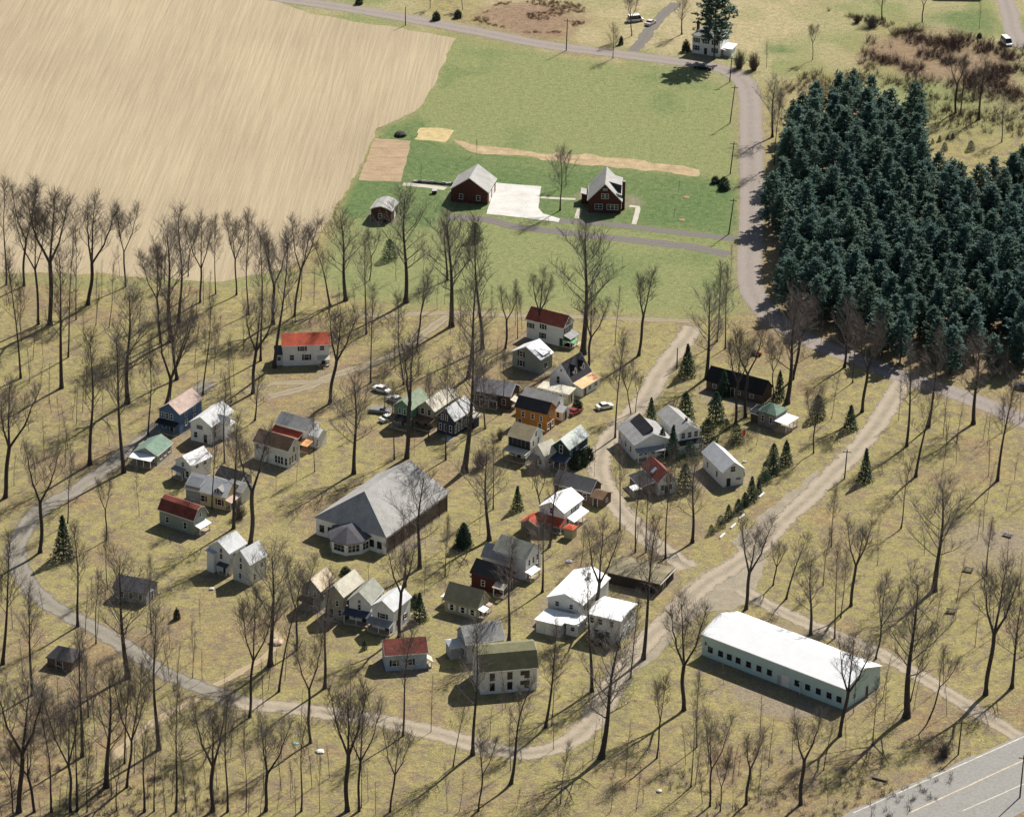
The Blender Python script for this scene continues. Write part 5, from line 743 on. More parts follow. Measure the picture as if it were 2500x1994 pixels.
def pine_meshes(seed, H=13.0, R=3.4, lv=12, f0=.14, rnd=2.0):
    rng = random.Random(seed); T = MB(); Cn = MB(); T.tube([(0, 0, -.3), (0, 0, H * .5), (0, 0, H * .96)], [.26, .16, .03], 6)
    for l in range(lv):
        t = l / (lv - 1); z = H * (f0 + (.95 - f0) * t); rad = R * max(.12, 1 - t ** rnd) ** .6 * (.72 + .28 * min(1, t * 4)) * rng.uniform(.8, 1.12); nb = 7 if t < .8 else 6; a0 = rng.uniform(0, 6.28)
        for k in range(nb):
            a = a0 + k * 6.28 / nb + rng.uniform(-.35, .35); Lb = rad * rng.uniform(.62, 1.15); el = .10 + .65 * t; d = Vector((math.cos(a) * math.cos(el), math.sin(a) * math.cos(el), math.sin(el)))
            p0 = Vector((0, 0, z)); Cn.spike(p0, p0 + d * Lb * .95, .05); m_ = max(2, int(Lb * 1.7))
            for j in range(m_):
                q = p0 + d * Lb * (.36 + .64 * (j + .6) / m_) + Vector((rng.uniform(-.35, .35), rng.uniform(-.35, .35), rng.uniform(-.12, .25)))
                for _ in range(8):      # a tuft of needles: long faces that fan outward
                    u_ = Vector((rng.gauss(0, 1), rng.gauss(0, 1), rng.gauss(.35, .8))).normalized(); leafcard(Cn, q + u_ * rng.uniform(.0, .42), Vector((rng.gauss(0, .42), rng.gauss(0, .42), 1)), rng.uniform(.5, .95), rng)
    return T.mesh('pine_trunk', PBARK), Cn.mesh('pine_crown', NEEDLE)
PM = [pine_meshes(40 + i, H_, r, 12, .14, e_) for i, (H_, r, e_) in enumerate(((13, 3.9, 2.2), (12, 3.6, 1.8), (13.5, 4.2, 2.6), (11.5, 3.5, 1.7), (13, 4.0, 2.0)))]
prng = random.Random(77); PP = GP['pines']; px_ = [p[0] for p in PP]; py_ = [p[1] for p in PP]; PT = []
yy = min(py_)
while yy < max(py_):
    xx = min(px_) + (prng.random() * 4)
    while xx < max(px_):
        p = (xx + prng.uniform(-1.7, 1.7), yy + prng.uniform(-2.2, 2.2))
        if inpoly(np.array([p[0]]), np.array([p[1]]), PP)[0] and p[0] < 152 and prng.random() < .93: PT.append(p)
        xx += 5.7
    yy += 6.9
front = sorted(PT, key=lambda p: p[1] - .25 * p[0])
PL = {}
edge = [i for i, p in enumerate(PT) if p[0] < 88 and not any(q[0] < p[0] - .5 and abs(q[1] - p[1]) < 5 for q in PT)]
edge.sort(key=lambda i: PT[i][1])
names = ['nearest', 'second', 'third', 'fourth', 'fifth', 'sixth', 'seventh', 'eighth', 'ninth', 'tenth', 'eleventh', 'twelfth', 'thirteenth', 'fourteenth', 'fifteenth', 'sixteenth', 'seventeenth', 'eighteenth']
for j, i in enumerate(edge[:18]): PL[i] = '%s plantation pine counted from the front along the roadside edge' % names[j]
for i, (x, y) in enumerate(PT):
    tm, cm = PM[prng.randrange(5)]; s = prng.uniform(.82, 1.15)
    t = thing('pine_tree', PL.get(i, 'blue-green pine standing in the dense plantation among identical pines'), 'pine tree', (x, y, 0), prng.uniform(0, 6.28), 'pines of the plantation'); t.scale = (s * prng.uniform(.92, 1.1), s * prng.uniform(.92, 1.1), s * prng.uniform(.92, 1.08))
    link('trunk', tm, t); link('crown', cm, t)
bigp = pine_meshes(91, 22, 6.4, 19, .28, 3.2); t = thing('pine_tree', 'tall dark lone pine in front of the far white farmhouse', 'pine tree', (57.0, 1049.5, 0)); t.scale = (1, 1, 1.0); link('trunk', bigp[0], t); link('crown', bigp[1], t)
def conifer_meshes(seed, H=5.0, R=1.3, rnd=.8):
    rng = random.Random(seed); T = MB(); Cn = MB(); T.tube([(0, 0, -.2), (0, 0, H * .9)], [.12, .03], 5)
    n = int(1500 * (R * H / 6.5) ** .5)
    for i in range(n):
        t = rng.random() ** 1.25; z = H * (.03 + .95 * t); rr = R * (1 - t) ** rnd * (1 + .22 * math.sin(z * 9 + rng.random() * .8)) * rng.uniform(.72, 1.06) + .04; a = rng.uniform(0, 6.28)
        nn = Vector((math.cos(a), math.sin(a), rng.uniform(-.2, .9))) + Vector((rng.uniform(-.6, .6), rng.uniform(-.6, .6), rng.uniform(-.6, .6))); leafcard(Cn, Vector((math.cos(a) * rr, math.sin(a) * rr, z)), nn, rng.uniform(.18, .36), rng)
    return T.mesh('conifer_trunk', PBARK), Cn.mesh('conifer_crown', NEEDLE2)
CM = [conifer_meshes(60, 5, 1.3, .8), conifer_meshes(61, 5, 1.4, .6), conifer_meshes(62, 5, 1.3, .95), conifer_meshes(63, 5, 2.3, .42)]
SPR = [[43.7,743.8,2.3,1.6],[45.9,747.2,2.9,2.3],[47.8,751.2,3.6,2.0],[50.1,754.5,3.4,2.3],[51.7,757.9,3.4,2.1],[53.3,760.4,6.1,2.7],[55.1,764.1,3.8,1.7],[56.9,770.0,2.6,3.3],[57.3,774.2,3.2,2.3],[58.9,774.0,5.3,2.7],[59.4,781.8,4.1,2.7],[62.0,779.2,6.2,3.1],[41.4,827.1,8.2,3.9],[49.6,816.2,6.6,3.2],[47.1,801.0,7.9,4.4],[44.7,790.3,5.8,4.2],[40.1,801.7,7.4,4.2],[49.4,797.6,2.6,2.4],[51.3,790.5,4.8,3.3],[78.0,798.4,6.3,3.2],[79.3,771.4,8.1,3.3],[62.5,814.3,7.5,2.8],[38.7,765.2,6.6,4.2],[34.2,783.6,6.9,3.1],[36.5,781.0,8.6,3.5],[40.4,781.1,4.7,3.5],[-10.1,909.5,4.8,4.0],[-31.6,896.1,5.4,3.9],[1.5,754.1,5.9,2.8],[32.1,800.5,6.5,2.6],[-18.5,702.1,6.4,3.2],[-29.4,689.1,2.0,1.3],[-95.3,728.1,9.9,4.4],[70.8,804.2,6.1,3.8],[-10.0,735.9,5.8,3.9],[117.1,979.1,2.3,1.9],[116.4,985.9,1.8,1.2],[118.8,987.7,1.4,0.9],[120.2,988.1,1.8,1.0],[114.3,984.2,1.4,1.0],[124.3,979.4,2.8,2.4]]
SLAB = ['first dark evergreen at the near end of the drive-side row', 'second evergreen in the drive-side row, round and low', 'third evergreen in the drive-side row', 'fourth evergreen in the drive-side row', 'fifth evergreen in the drive-side row', 'sixth and tallest evergreen of the lower drive-side row', 'slim evergreen behind the tallest one in the drive-side row', 'wide low evergreen in the middle of the drive-side row', 'evergreen just behind the wide low one in the row', 'pointed evergreen near the upper end of the drive-side row', 'upper left evergreen of the group at the row end', 'tall pointed evergreen at the far end of the drive-side row',
        'large dark spruce left of the long dark shed', 'spruce in front of the long dark shed', 'dark cone-shaped spruce between the long dark shed and the cottages', 'round dark evergreen right of the light grey cottage roof', 'bushy evergreen behind the light grey cottage roof', 'small evergreen left of the flag pole, on a thin stem', 'dark evergreen just left of the red flag', 'lone spruce right of the green-roofed pavilion', 'lone slim spruce right of the lower gravel drive', 'thin dark spruce at the right end of the long dark shed', 'dark evergreen between the red skylight roof and the white cottage', 'evergreen in front of the grey cottage with shade-dark upper slope', 'tall evergreen hiding the light grey cottage front', 'evergreen in front of the screened porch windows',
        'lone dense spruce on the green below the brick garage', 'lone spruce in the grass below the small brown shed', 'small spruce left of the orange-red porch roof', 'dark spruce between the grey cottage and the light grey roof', 'dark evergreen left of the tan-green cottage', 'tiny evergreen in front of the white row', 'big dark spruce inside the left lane bend', 'dark leafy clump on two stems right of the pavilion', 'bushy evergreen between the meeting hall and maroon cottage', 'young pine in the plantation clearing, largest', 'young pine in the plantation clearing, left of the pair', 'young pine in the plantation clearing, left of two', 'young pine in the plantation clearing, right of two', 'young pine at the left edge of the plantation clearing', 'dark young pine at the right of the clearing']
for i, (x, y, h, w) in enumerate(SPR):
    wide = w / max(h, .1); mi = 3 if wide > .68 else (1 if wide > .52 else (0 if i % 2 else 2)); tm, cm = CM[mi]
    t = thing('evergreen_tree', SLAB[i], 'evergreen', (x, y, 0), i * 1.3, 'evergreens along the drive' if i < 12 else None); R0 = (1.3, 1.4, 1.3, 2.3)[mi]; t.scale = (w / 2 / R0, w / 2 / R0, h / 5)
    link('trunk', tm, t); link('crown', cm, t)
def bush_mesh(seed, R=1.0):
    rng = random.Random(seed); mb = MB()
    for i in range(900):
        v_ = Vector((rng.gauss(0, 1), rng.gauss(0, 1), abs(rng.gauss(0, 1)))).normalized() * R * rng.uniform(.72, 1.02) * (1 + .15 * math.sin(5 * rng.random())); v_.z *= 1.0; leafcard(mb, v_, v_ + Vector((rng.uniform(-.7, .7), rng.uniform(-.7, .7), rng.uniform(-.3, .9))), rng.uniform(.16, .3), rng)
    return mb.mesh('bush_leaves', BUSHM)
def twig_bush_mesh(seed, mat, n=150):
    rng = random.Random(seed); mb = MB()
    for i in range(n):
        a = rng.uniform(0, 6.28); el = rng.uniform(.35, 1.5); d = Vector((math.cos(a) * math.cos(el), math.sin(a) * math.cos(el), math.sin(el))); p = Vector((rng.uniform(-.3, .3), rng.uniform(-.3, .3), 0)); e = p + d * rng.uniform(.55, 1.05); mb.spike(p, e, .018)
        for _ in range(5): q = p.lerp(e, rng.uniform(.35, .95)); mb.spike(q, q + (d + Vector((rng.uniform(-.8, .8), rng.uniform(-.8, .8), rng.uniform(-.3, .6)))).normalized() * rng.uniform(.15, .4), .011)
    return mb.mesh('bush_twigs', mat)
BRUSH = simple('brush_twigs', (0.135, 0.090, 0.082), .3, 1, .9)
BM = [bush_mesh(5), bush_mesh(6)]; TB = [twig_bush_mesh(7, BRUSH), twig_bush_mesh(8, TWIG)]
BUS = [[-24.3,1081.0,2.4,2.5],[-17.9,1083.3,2.4,2.3],[-47.8,1094.4,2.2,2.3],[53.3,952.0,1.9,2.2],[55.5,951.1,2.0,2.7],[55.5,947.4,2.2,3.2],[-10.0,736.9,3.7,3.3],[-34.8,722.4,1.6,2.2],[14.5,775.8,3.4,2.7],[16.1,777.6,3.9,2.7],[17.5,780.3,3.0,2.3],[-59.2,748.2,3.8,4.1],[-19.7,707.7,2.8,1.8],[15.2,806.9,2.6,2.4],[30.3,1061.5,2.4,1.4],[64.0,1042.7,5.8,4.7],[68.1,1041.5,5.5,4.5],[49.2,1056.7,3.2,2.5],[17.9,699.1,2.4,2.1],[18.7,693.2,2.0,2.8],[-7.0,775.0,4.7,4.6],[-2.6,790.4,3.0,2.3],[52.0,773.1,1.7,0.8],[22.4,691.1,1.6,1.4],[136.4,1072.4,1.4,1.5],[105.4,1080.5,3.8,5.6],[101.1,1084.2,2.7,3.6],[85.3,649.1,3.1,3.7],[-68.8,700.8,2.4,1.4],[3.8,739.6,5.4,4.1]]
BLAB = ['round dark bush beside the far road, right of the utility pole', 'second round dark bush beside the far road', 'dark bush at the top edge beside the far road', 'clipped dark bush left of a pair beside the county road', 'far clipped bush of the pair beside the county road', 'near clipped bush of the pair beside the county road', 'round bush in the grass right of the meeting hall', 'low green bush behind the old white row', 'leafy shrub in front of the dark green cottage trellis', 'middle leafy shrub beside the dark green cottage', 'upper leafy shrub beside the dark green cottage', 'round bare shrub at the right end of the cream-yellow cottage', 'dark shrub right of the old white row', 'dark shrub in front of the small cream cabin', 'dark shrub by the far road near the farm drive', 'bare hedge shrub right of the farmhouse', 'second bare hedge shrub right of the farmhouse', 'dark foundation shrub left of the farmhouse', 'dark bush in front of the white lodge', 'second dark bush by the lodge entrance', 'bare brown shrub in front of the tan-roofed balcony', 'bare shrub behind the cream roof', 'tiny dark bush right of the white garage cottage', 'small dark shrub at the lodge corner', 'small dark shrub by the upper right drive', 'dark thicket clump along the far hedgerow', 'smaller dark clump along the far hedgerow', 'bare thicket shrub beside the highway', 'small green shrub in the left clearing', 'tall bare shrub before the orange-red lean-to roof']
bare_b = {11, 15, 16, 20, 21, 25, 26, 27, 29}
for i, (x, y, h, w) in enumerate(BUS):
    me = TB[i % 2] if i in bare_b else BM[i % 2]
    t = link('shrub', me, None, (x, y, 0), i * 2.1); t.scale = (w / 2, w / 2, h); tag(t, BLAB[i], 'shrub')
# scrub and brush nobody could count
def scatter_brush(name, polys, n, seed, hmin, hmax, mat, rr=1.0):
    rng = random.Random(seed); mb = MB()
    for P in polys:
        xs = [p[0] for p in P]; ys = [p[1] for p in P]; k = 0; tries = 0
        while k < n and tries < n * 8:
            tries += 1; x = rng.uniform(min(xs), max(xs)); y = rng.uniform(min(ys), max(ys))
            if not inpoly(np.array([x]), np.array([y]), P)[0] or vnoise(x / 6, y / 6) < .42: continue
            k += 1; h = rng.uniform(hmin, hmax)
            for _ in range(13):
                a = rng.uniform(0, 6.28); el = rng.uniform(.5, 1.5); d = Vector((math.cos(a) * math.cos(el), math.sin(a) * math.cos(el), math.sin(el))); p = Vector((x + rng.uniform(-.4, .4) * rr, y + rng.uniform(-.4, .4) * rr, 0)); e = p + d * h * rng.uniform(.6, 1); mb.spike(p, e, .03)
                for _ in range(2): q = p.lerp(e, rng.uniform(.4, .9)); mb.spike(q, q + (d + Vector((rng.uniform(-.8, .8), rng.uniform(-.8, .8), .2))).normalized() * h * .3, .02)
    o = obj(name, mb, mat); o['kind'] = 'stuff'; return o
SCR = [[(72, 1010), (100, 1012), (112, 1000), (150, 985), (150, 1065), (118, 1060), (98, 1052), (76, 1032)]]
scatter_brush('scrub', SCR, 900, 3, 1.0, 3.2, BRUSH); scatter_brush('scrub', [GP['scrub']], 550, 13, 1.2, 3.8, BRUSH)
def saplings(name, polys, seed):
    rng = random.Random(seed); mb = MB()
    for P, n in polys:
        xs = [p[0] for p in P]; ys = [p[1] for p in P]; k = 0; tries = 0
        while k < n and tries < n * 9:
            tries += 1; x = rng.uniform(min(xs), max(xs)); y = rng.uniform(min(ys), max(ys))
            if not inpoly(np.array([x]), np.array([y]), P)[0] or any((x - hx) ** 2 + (y - hy) ** 2 < (hr + 1.5) ** 2 for hx, hy, hr in HK): continue
            k += 1; h = rng.uniform(4.5, 12.5); ax, ay = rng.uniform(-.13, .13) * h, rng.uniform(-.13, .13) * h; r = .025 + h * .0055
            mb.tube([(x, y, -.1), (x + ax * .35, y + ay * .5, h * .5), (x + ax, y + ay, h)], [r, r * .7, .015], 3)
            for j in range(int(h * 4.5)):
                t = .3 + .68 * rng.random(); p = Vector((x + ax * t, y + ay * t, h * t)); a = rng.uniform(0, 6.28); d = Vector((math.cos(a), math.sin(a), rng.uniform(.5, 1.6))).normalized(); L = h * .17 * (1.25 - t) * rng.uniform(.7, 1.4); mb.spike(p, p + d * L, .019)
                for _ in range(2): q = p + d * L * rng.uniform(.3, .8); mb.spike(q, q + (d + Vector((rng.uniform(-.8, .8), rng.uniform(-.8, .8), rng.uniform(0, .6)))).normalized() * L * .55, .013)
    o = obj(name, mb, TWIG); o['kind'] = 'stuff'
saplings('young_growth', [([(-108, 618), (-22, 618), (-40, 668), (-75, 700), (-118, 730), (-118, 660)], 95), ([(-135, 740), (-88, 770), (-62, 835), (-30, 850), (-40, 872), (-135, 868)], 75), ([(18, 618), (95, 660), (125, 760), (128, 810), (88, 790), (84, 700), (58, 662), (22, 650)], 70), ([(-30, 800), (5, 810), (8, 860), (-30, 850)], 14), ([(62, 845), (112, 815), (125, 822), (95, 850), (70, 880)], 22), ([(-60, 640), (20, 640), (18, 664), (-55, 690)], 14)], 21)
scatter_brush('hedgerow_brush', [[(82, 1108), (95, 1092), (112, 1078), (128, 1062), (132, 1066), (114, 1083), (97, 1098), (85, 1114)]], 200, 4, .8, 2.0, BRUSH)
scatter_brush('field_brush', [GP['brownfield']], 380, 6, .4, .9, simple('dry_weeds', (.30, .19, .125), .25, 1, .9))
scatter_brush('undergrowth', [[(-100, 618), (-55, 618), (-52, 632), (-70, 640), (-100, 640)], [(28, 618), (75, 618), (92, 652), (70, 650), (50, 652), (30, 640)]], 230, 5, .6, 1.7, TWIG)
# ---------------------------------------------------------------- cars, poles, small things
TYRE = simple('tyre', (.02, .02, .02), .2, 2, .9); CHROME = simple('hub', (.45, .45, .46), .1, 2, .35)
def car(name, label, cat, x, y, deg, paint, L=4.6, Wd=1.8, kind='car', group=None):
    t = thing(name, label, cat, (x, y, 0), math.radians(deg), group); b_ = MB(); w = Wd / 2
    pr = [(-L / 2, .3), (L / 2, .3), (L / 2, .72), (L * .3, .92), (-L * .46, .95), (-L / 2, .8)]
    b_.add([(px, -w, pz) for px, pz in pr] + [(px, w, pz) for px, pz in pr], [(0, 1, 2, 3, 4, 5), (11, 10, 9, 8, 7, 6)] + [(i, i + 6, (i + 1) % 6 + 6, (i + 1) % 6) for i in range(6)])
    if kind == 'car': tops = (-.30, -.2, .12, .26)
    elif kind == 'pickup': tops = (.02, .04, .18, .28)
    else: tops = (-.44, -.42, .25, .36)
    hz = 1.42 if kind != 'van' else 2.1; wi = w * .8
    b_.add([(L * tops[1], -wi, hz), (L * tops[2], -wi, hz), (L * tops[2], wi, hz), (L * tops[1], wi, hz), (L * tops[1], -wi, hz - .06), (L * tops[2], -wi, hz - .06), (L * tops[2], wi, hz - .06), (L * tops[1], wi, hz - .06)],
           [(0, 1, 2, 3), (7, 6, 5, 4), (0, 4, 5, 1), (1, 5, 6, 2), (2, 6, 7, 3), (3, 7, 4, 0)])
    obj('body', b_, paint, t); g = MB()
    g.add([(L * tops[0], -w * .95, .9), (L * tops[3], -w * .95, .9), (L * tops[3], w * .95, .9), (L * tops[0], w * .95, .9), (L * tops[1], -wi, hz - .065), (L * tops[2], -wi, hz - .065), (L * tops[2], wi, hz - .065), (L * tops[1], wi, hz - .065)],
          [(3, 2, 1, 0), (4, 5, 6, 7), (0, 1, 5, 4), (1, 2, 6, 5), (2, 3, 7, 6), (3, 0, 4, 7)]); obj('window', g, GLASS, t)
    for sx in (-.3, .31):
        for sy in (-1, 1):
            wm = MB(); yc = sy * (w - .08); wm.tube([(L * sx, yc - .1, .32), (L * sx, yc + .1, .32)], [.32, .32], 12, True); wo_ = obj('wheel', wm, TYRE, t)
            hm = MB(); hm.tube([(L * sx, yc + sy * .08, .32), (L * sx, yc + sy * .12, .32)], [.17, .17], 10, True); obj('hub', hm, CHROME, wo_)
    for sx, mt, nm in ((L / 2, simple('lamp_glass', (.7, .7, .65), .1, 1, .2), 'headlight'), (-L / 2, simple('tail_glass', (.35, .02, .02), .1, 1, .3), 'tail_light')):
        for sy in (-1, 1): lm = MB(); lm.box(sx - .04, sx + .04, sy * w * .72 - .14, sy * w * .72 + .14, .55, .7); obj(nm, lm, mt, t)
    return t
def paint(n, c): return simple(n, c, .06, .5, .3, spec=.5)
P_WHITE = paint('white_paint', (.72, .72, .70)); P_BLK = paint('black_paint', (.02, .02, .023)); P_BLUE = paint('dark_blue_paint', (.03, .04, .085)); P_GRY = paint('grey_paint', (.20, .21, .22))
car('parked_car', 'white car parked farthest left behind the mint green cottage', 'car', -30.6, 815.5, -30, P_WHITE, group='cars by the mint green cottage')
car('parked_car', 'white car just left of the mint green cottage wall', 'car', -27.0, 809.8, -35, P_WHITE, group='cars by the mint green cottage')
car('pickup_truck', 'dark grey pickup truck beside the two white cars', 'pickup', -30.6, 804.0, -10, P_GRY, 4.9, 1.9, 'pickup', group='cars by the mint green cottage')
car('parked_car', 'white car parked nearest the mint green porch', 'car', -28.6, 799.6, 40, P_WHITE, 4.2, group='cars by the mint green cottage')
car('parked_car', 'black car with pale hood on the road below the farmhouse', 'car', 53.5, 1041.5, -14, P_BLK, 5.2)
car('parked_car', 'pinkish-white car on the farm driveway', 'car', 39.4, 1080.0, 60, paint('pink_white', (.62, .55, .53)))
car('parked_van', 'white van half hidden behind trees left of the farm driveway', 'van', 34.9, 1082.5, 20, P_WHITE, 5.0, 1.9, 'van')
car('camper_van', 'white camper van parked by the upper right drive', 'van', 143.8, 1067.5, -75, P_WHITE, 5.6, 2.1, 'van')
car('parked_car', 'white car on the grass right of the ochre cottage', 'car', 21.5, 808.0, 25, P_WHITE, 4.2)
car('parked_car', 'dark red car between the pale cottages and the drive', 'car', 14.4, 804.6, 50, paint('red_paint', (.25, .03, .03)), 4.0)
car('parked_car', 'dark blue car at the right edge beyond the county road', 'car', 121.0, 822.5, -20, P_BLUE)
POLEM = simple('pole_wood', (.075, .062, .055), .25, 2, .9)
PO = [[-33.3,1075.6,5.7],[14.2,1055.4,9.8],[60.7,1030.8,7.8],[59.3,997.5,11.2],[57.6,958.9,9.3],[55.3,916.2,10.0],[74.8,772.4,7.3],[39.1,831.0,5.4],[88.1,649.7,7.8],[98.3,633.7,9.4]]
PLAB = ['utility pole at the upper left beside the north road', 'utility pole standing left of the small tree on the north road', 'utility pole at the road bend below the farmhouse', 'second roadside pole below the bend, nearest the meadow top', 'third roadside pole, level with the straw strip end', 'fourth roadside pole, at the asphalt driveway mouth', 'short pole beside the lower gravel drive', 'pole left of the spruce on the central gravel lane', 'pole beside the highway shoulder', 'tall pole at the right edge of the highway']
for i, (x, y, h) in enumerate(PO):
    t = thing('utility_pole', PLAB[i], 'pole', (x, y, 0), 0, 'utility poles'); t.rotation_euler = (0, math.radians((0, 1, 3, 5, 4.5, 5.5, 2, 0, 2, 1)[i]), 0)
    mb = MB(); mb.tube([(0, 0, -.3), (0, 0, h)], [.17, .11], 7, True); obj('shaft', mb, POLEM, t)
    if h > 7: cb = MB(); cb.box(-.95, .95, -.06, .06, h - .75, h - .6); obj('crossarm', cb, POLEM, t)
    for sx in ((-.8, .8) if h > 7 else (0,)): ib = MB(); ib.tube([(sx, 0, h - .6 if h > 7 else h), (sx, 0, h - .38 if h > 7 else h + .2)], [.06, .05], 6, True); obj('insulator', ib, CHROME, t)
t = thing('flag_pole', 'white flag pole with small red flag among the evergreens', 'flag pole', (52.8, 780.2, 0)); mb = MB(); mb.tube([(0, 0, -.2), (0, 0, 8.6)], [.07, .05], 7, True); obj('shaft', mb, TRIM, t)
fb = MB(); N_ = 6
for i in range(N_ + 1):
    u = i / N_
    for z in (8.3 - .5 * u, 6.9 - .9 * u): fb.v += [(-.05 - .75 * u, .12 * math.sin(u * 7) + .012, z), (-.05 - .75 * u, .12 * math.sin(u * 7) - .012, z)]
for i in range(N_): a = i * 4; fb.f += [(a, a + 4, a + 6, a + 2), (a + 1, a + 3, a + 7, a + 5), (a, a + 1, a + 5, a + 4), (a + 2, a + 6, a + 7, a + 3)]
obj('flag', fb, simple('flag_red', (.42, .06, .06), .15, 1, .8), t); kb = MB(); kb.tube([(0, 0, -.1), (0, 0, .3)], [.5, .45], 10, True); obj('base', kb, m_walk, t)
WOODM = simple('bench_wood', (.10, .085, .072), .25, 1.5, .85)
def table(name, label, x, y, deg, mat, cat='picnic table'):
    t = thing(name, label, cat, (x, y, 0), math.radians(deg))
    for k in range(4): mb = MB(); mb.box(-1.1, 1.1, -.42 + k * .215, -.42 + k * .215 + .195, .70, .75); obj('plank', mb, mat, t)
    for sy in (-1, 1): mb = MB(); mb.box(-1.1, 1.1, sy * .72 - .14, sy * .72 + .14, .41, .46); obj('seat', mb, mat, t)
    for sx in (-.75, .75):
        mb = MB(); mb.box(sx - .05, sx + .05, -.8, .8, .33, .41); obj('brace', mb, mat, t)
        for sy in (-1, 1): mb = MB(); mb.tube([(sx, sy * .62, 0), (sx, sy * .25, .70)], [.055, .055], 5, True); obj('leg', mb, mat, t)
table('picnic_table', 'grey picnic table on the bare brown patch at the right edge', 108.5, 745.3, -30, simple('grey_plank', (.26, .24, .22), .2, 1, .85)); table('picnic_table', 'dark picnic table below the bare brown patch', 98.1, 728.2, -22, WOODM); table('picnic_table', 'dark picnic table on the pale trampled ground', 92.6, 709.2, -10, WOODM)
def rock(name, label, x, y, s, mat, cat, seed=1, squash=.6):
    rg = random.Random(seed); mb = MB(); n = 8; rings = []
    for j in range(1, 5):
        ph = j / 5 * math.pi; rings.append([(math.cos(k / n * 6.283) * math.sin(ph) * s * rg.uniform(.75, 1.1), math.sin(k / n * 6.283) * math.sin(ph) * s * rg.uniform(.7, 1.0), (math.cos(ph) * .8 + .5) * s * squash) for k in range(n)])
    mb.v = [q for r_ in rings for q in r_] + [(0, 0, 1.35 * s * squash), (0, 0, -.4 * s * squash)]
    for j in range(3): mb.f += [(j * n + k, j * n + (k + 1) % n, (j + 1) * n + (k + 1) % n, (j + 1) * n + k) for k in range(n)]
    mb.f += [(4 * n, (k + 1) % n, k) for k in range(n)] + [(4 * n + 1, 3 * n + k, 3 * n + (k + 1) % n) for k in range(n)]
    return tag(obj(name, mb, mat, None, (x, y, 0)), label, cat)
PALEROCK = simple('pale_stone', (.62, .58, .50), .15, 1, .9); WHT = simple('white_sheet', (.78, .78, .76), .06, 1, .7)
def wooden_block(name, label, x, y, deg, L, w, h, mat, cat, group=None):
    mb = MB(); c_ = .06; mb.prism([(-w / 2, -.05), (w / 2, -.05), (w / 2, h - c_), (w / 2 - c_, h), (-w / 2 + c_, h), (-w / 2, h - c_)], -L / 2, L / 2); return tag(obj(name, mb, mat, None, (x, y, 0), math.radians(deg)), label, cat, group)
for i, (x, y) in enumerate(((55.7, 763.1), (50.8, 752.2), (48.7, 747.6), (46.1, 742.8))): wooden_block('parking_bumper', ('farthest white parking bumper beside the evergreen row', 'second farthest white parking bumper by the evergreen row', 'second nearest white parking bumper by the evergreen row', 'nearest white parking bumper by the evergreen row')[i], x, y, 62, 2.4, .4, .35, WHT, 'bumper', 'parking bumpers')
rock('boulder', 'white boulder in the grass behind the white lodge', 12.7, 729.5, .8, WHT, 'boulder', 2, .45); rock('boulder', 'pale yellow boulder in the lower right grass', 29.3, 633.9, .6, PALEROCK, 'boulder', 3)
rock('tarpaulin', 'crumpled white tarpaulin on the grass at the lower left', -36.3, 647.0, 1.0, WHT, 'tarpaulin', 5, .35); rock('tarpaulin', 'small teal tarpaulin left of the white one', -41.3, 650.0, .65, simple('teal_sheet', (.20, .36, .32), .15, 1, .6), 'tarpaulin', 6, .3)
rock('brush_pile', 'dark brush pile at the head of the garden plot', -31.8, 984.0, 1.9, simple('pile_dark', (.055, .05, .048), .35, 2, .95), 'pile', 8, .5); rock('rubble_heap', 'pale rubble heap below the tall white pair', -62.6, 714.3, .7, PALEROCK, 'heap', 9, .5); rock('earth_bank', 'pale eroded earth bank beside the path below the old row', -47.6, 691.0, 1.6, simple('bare_clay', (.50, .37, .27), .25, 1, .95), 'bank', 10, .35)
wooden_block('fallen_log', 'fallen dark log near the highway shoulder', 71.9, 639.5, -28, 3.0, .4, .35, WOODM, 'log')
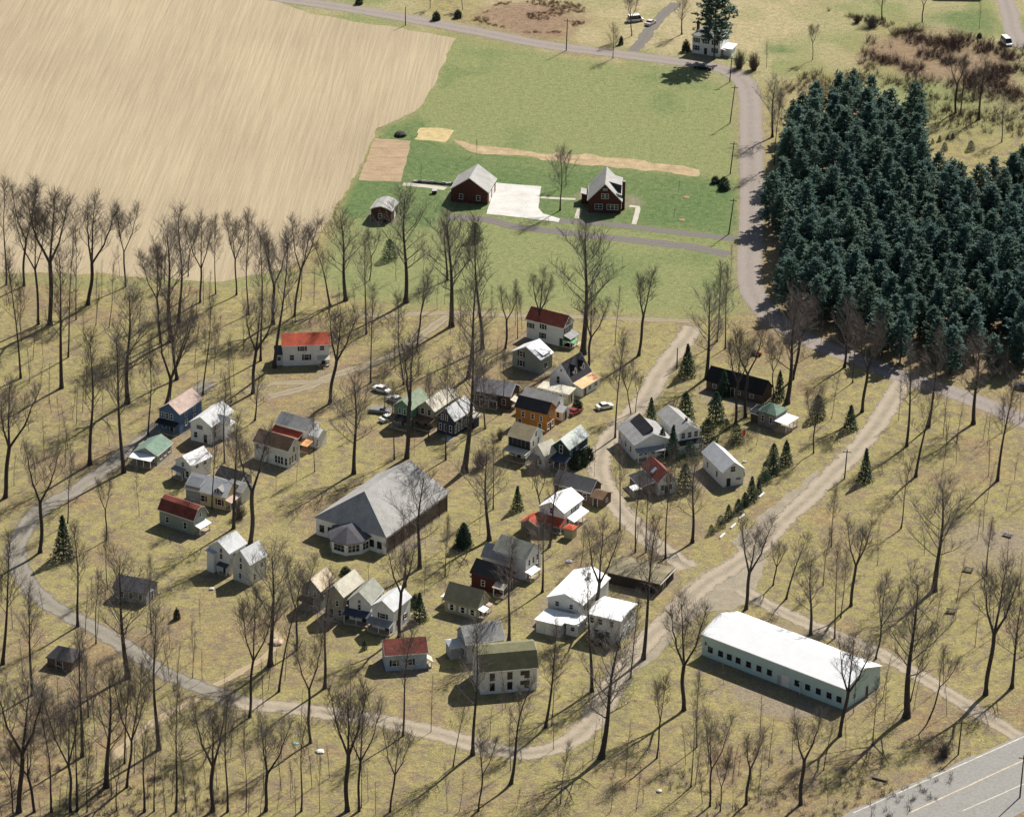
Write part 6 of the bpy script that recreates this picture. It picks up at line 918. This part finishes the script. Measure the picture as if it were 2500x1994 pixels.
# stone edging beside the brick garage, pump house, orange mower
t = thing('stone_wall', 'low pale stone wall running left from the brick garage', 'wall', (-21.6, 948.6, 0), math.radians(-9)); rg = random.Random(4); ms = [simple('wall_stone_%s' % n_, c_, .2, 2, .9) for n_, c_ in (('pale', (.42, .39, .35)), ('grey', (.28, .26, .25)), ('dark', (.12, .105, .10)))]
x = -5.6
while x < 5.4:
    w = rg.uniform(.5, 1.1); mb = MB(); hh_ = rg.uniform(.45, .75); mb.box(x, x + w * .94, -.3 + rg.uniform(-.05, .05), .3, -.1, hh_); obj('stone', mb, rg.choice(ms), t); x += w
t = thing('pump_house', 'tiny white pump box with dark front left of the brick garage', 'pump box', (-21.4, 941.4, 0), .2); mb = MB(); mb.box(-.55, .55, -.5, .5, 0, 1.0); obj('body', mb, BRICKR, t); mb = MB(); mb.prism([(-.6, 1.0), (.6, 1.0), (0, 1.35)], -.65, .65); obj('roof', mb, WHT, t)
t = thing('garden_tractor', 'small orange garden tractor among the trees behind the long dark shed', 'tractor', (58.5, 839.7, 0), math.radians(-20)); ORM = paint('orange_paint', (.55, .16, .03))
mb = MB(); mb.prism([(-.35, .45), (.35, .45), (.3, 1.0), (-.3, 1.0)], .1, 1.3); obj('hood', mb, ORM, t); mb = MB(); mb.box(-1.1, .1, -.5, .5, .4, .6); obj('chassis', mb, P_BLK, t); mb = MB(); mb.box(-.8, -.3, -.25, .25, .6, .95); mb.box(-.9, -.78, -.25, .25, .9, 1.35); obj('seat', mb, P_BLK, t)
for sx, r_ in ((-.7, .5), (.95, .32)):
    for sy in (-1, 1): mb = MB(); mb.tube([(sx, sy * .6 - .14, r_), (sx, sy * .6 + .14, r_)], [r_, r_], 12, True); obj('wheel', mb, TYRE, t)
# mulch rings of the two saplings on the lawn
for x, y, l_ in ((45.1, 941.5, 'mulch ring of the upper sapling on the brick house lawn'), (43.5, 925.4, 'mulch ring of the lower sapling on the brick house lawn')):
    mb = MB(); mb.tube([(0, 0, -.05), (0, 0, .1), (0, 0, .14)], [.95, .85, .3], 12, True); tag(obj('mulch_ring', mb, simple('mulch', (.30, .20, .12), .3, 2, .95), None, (x, y, 0)), l_, 'mulch ring')
# guard cable posts along the highway shoulder
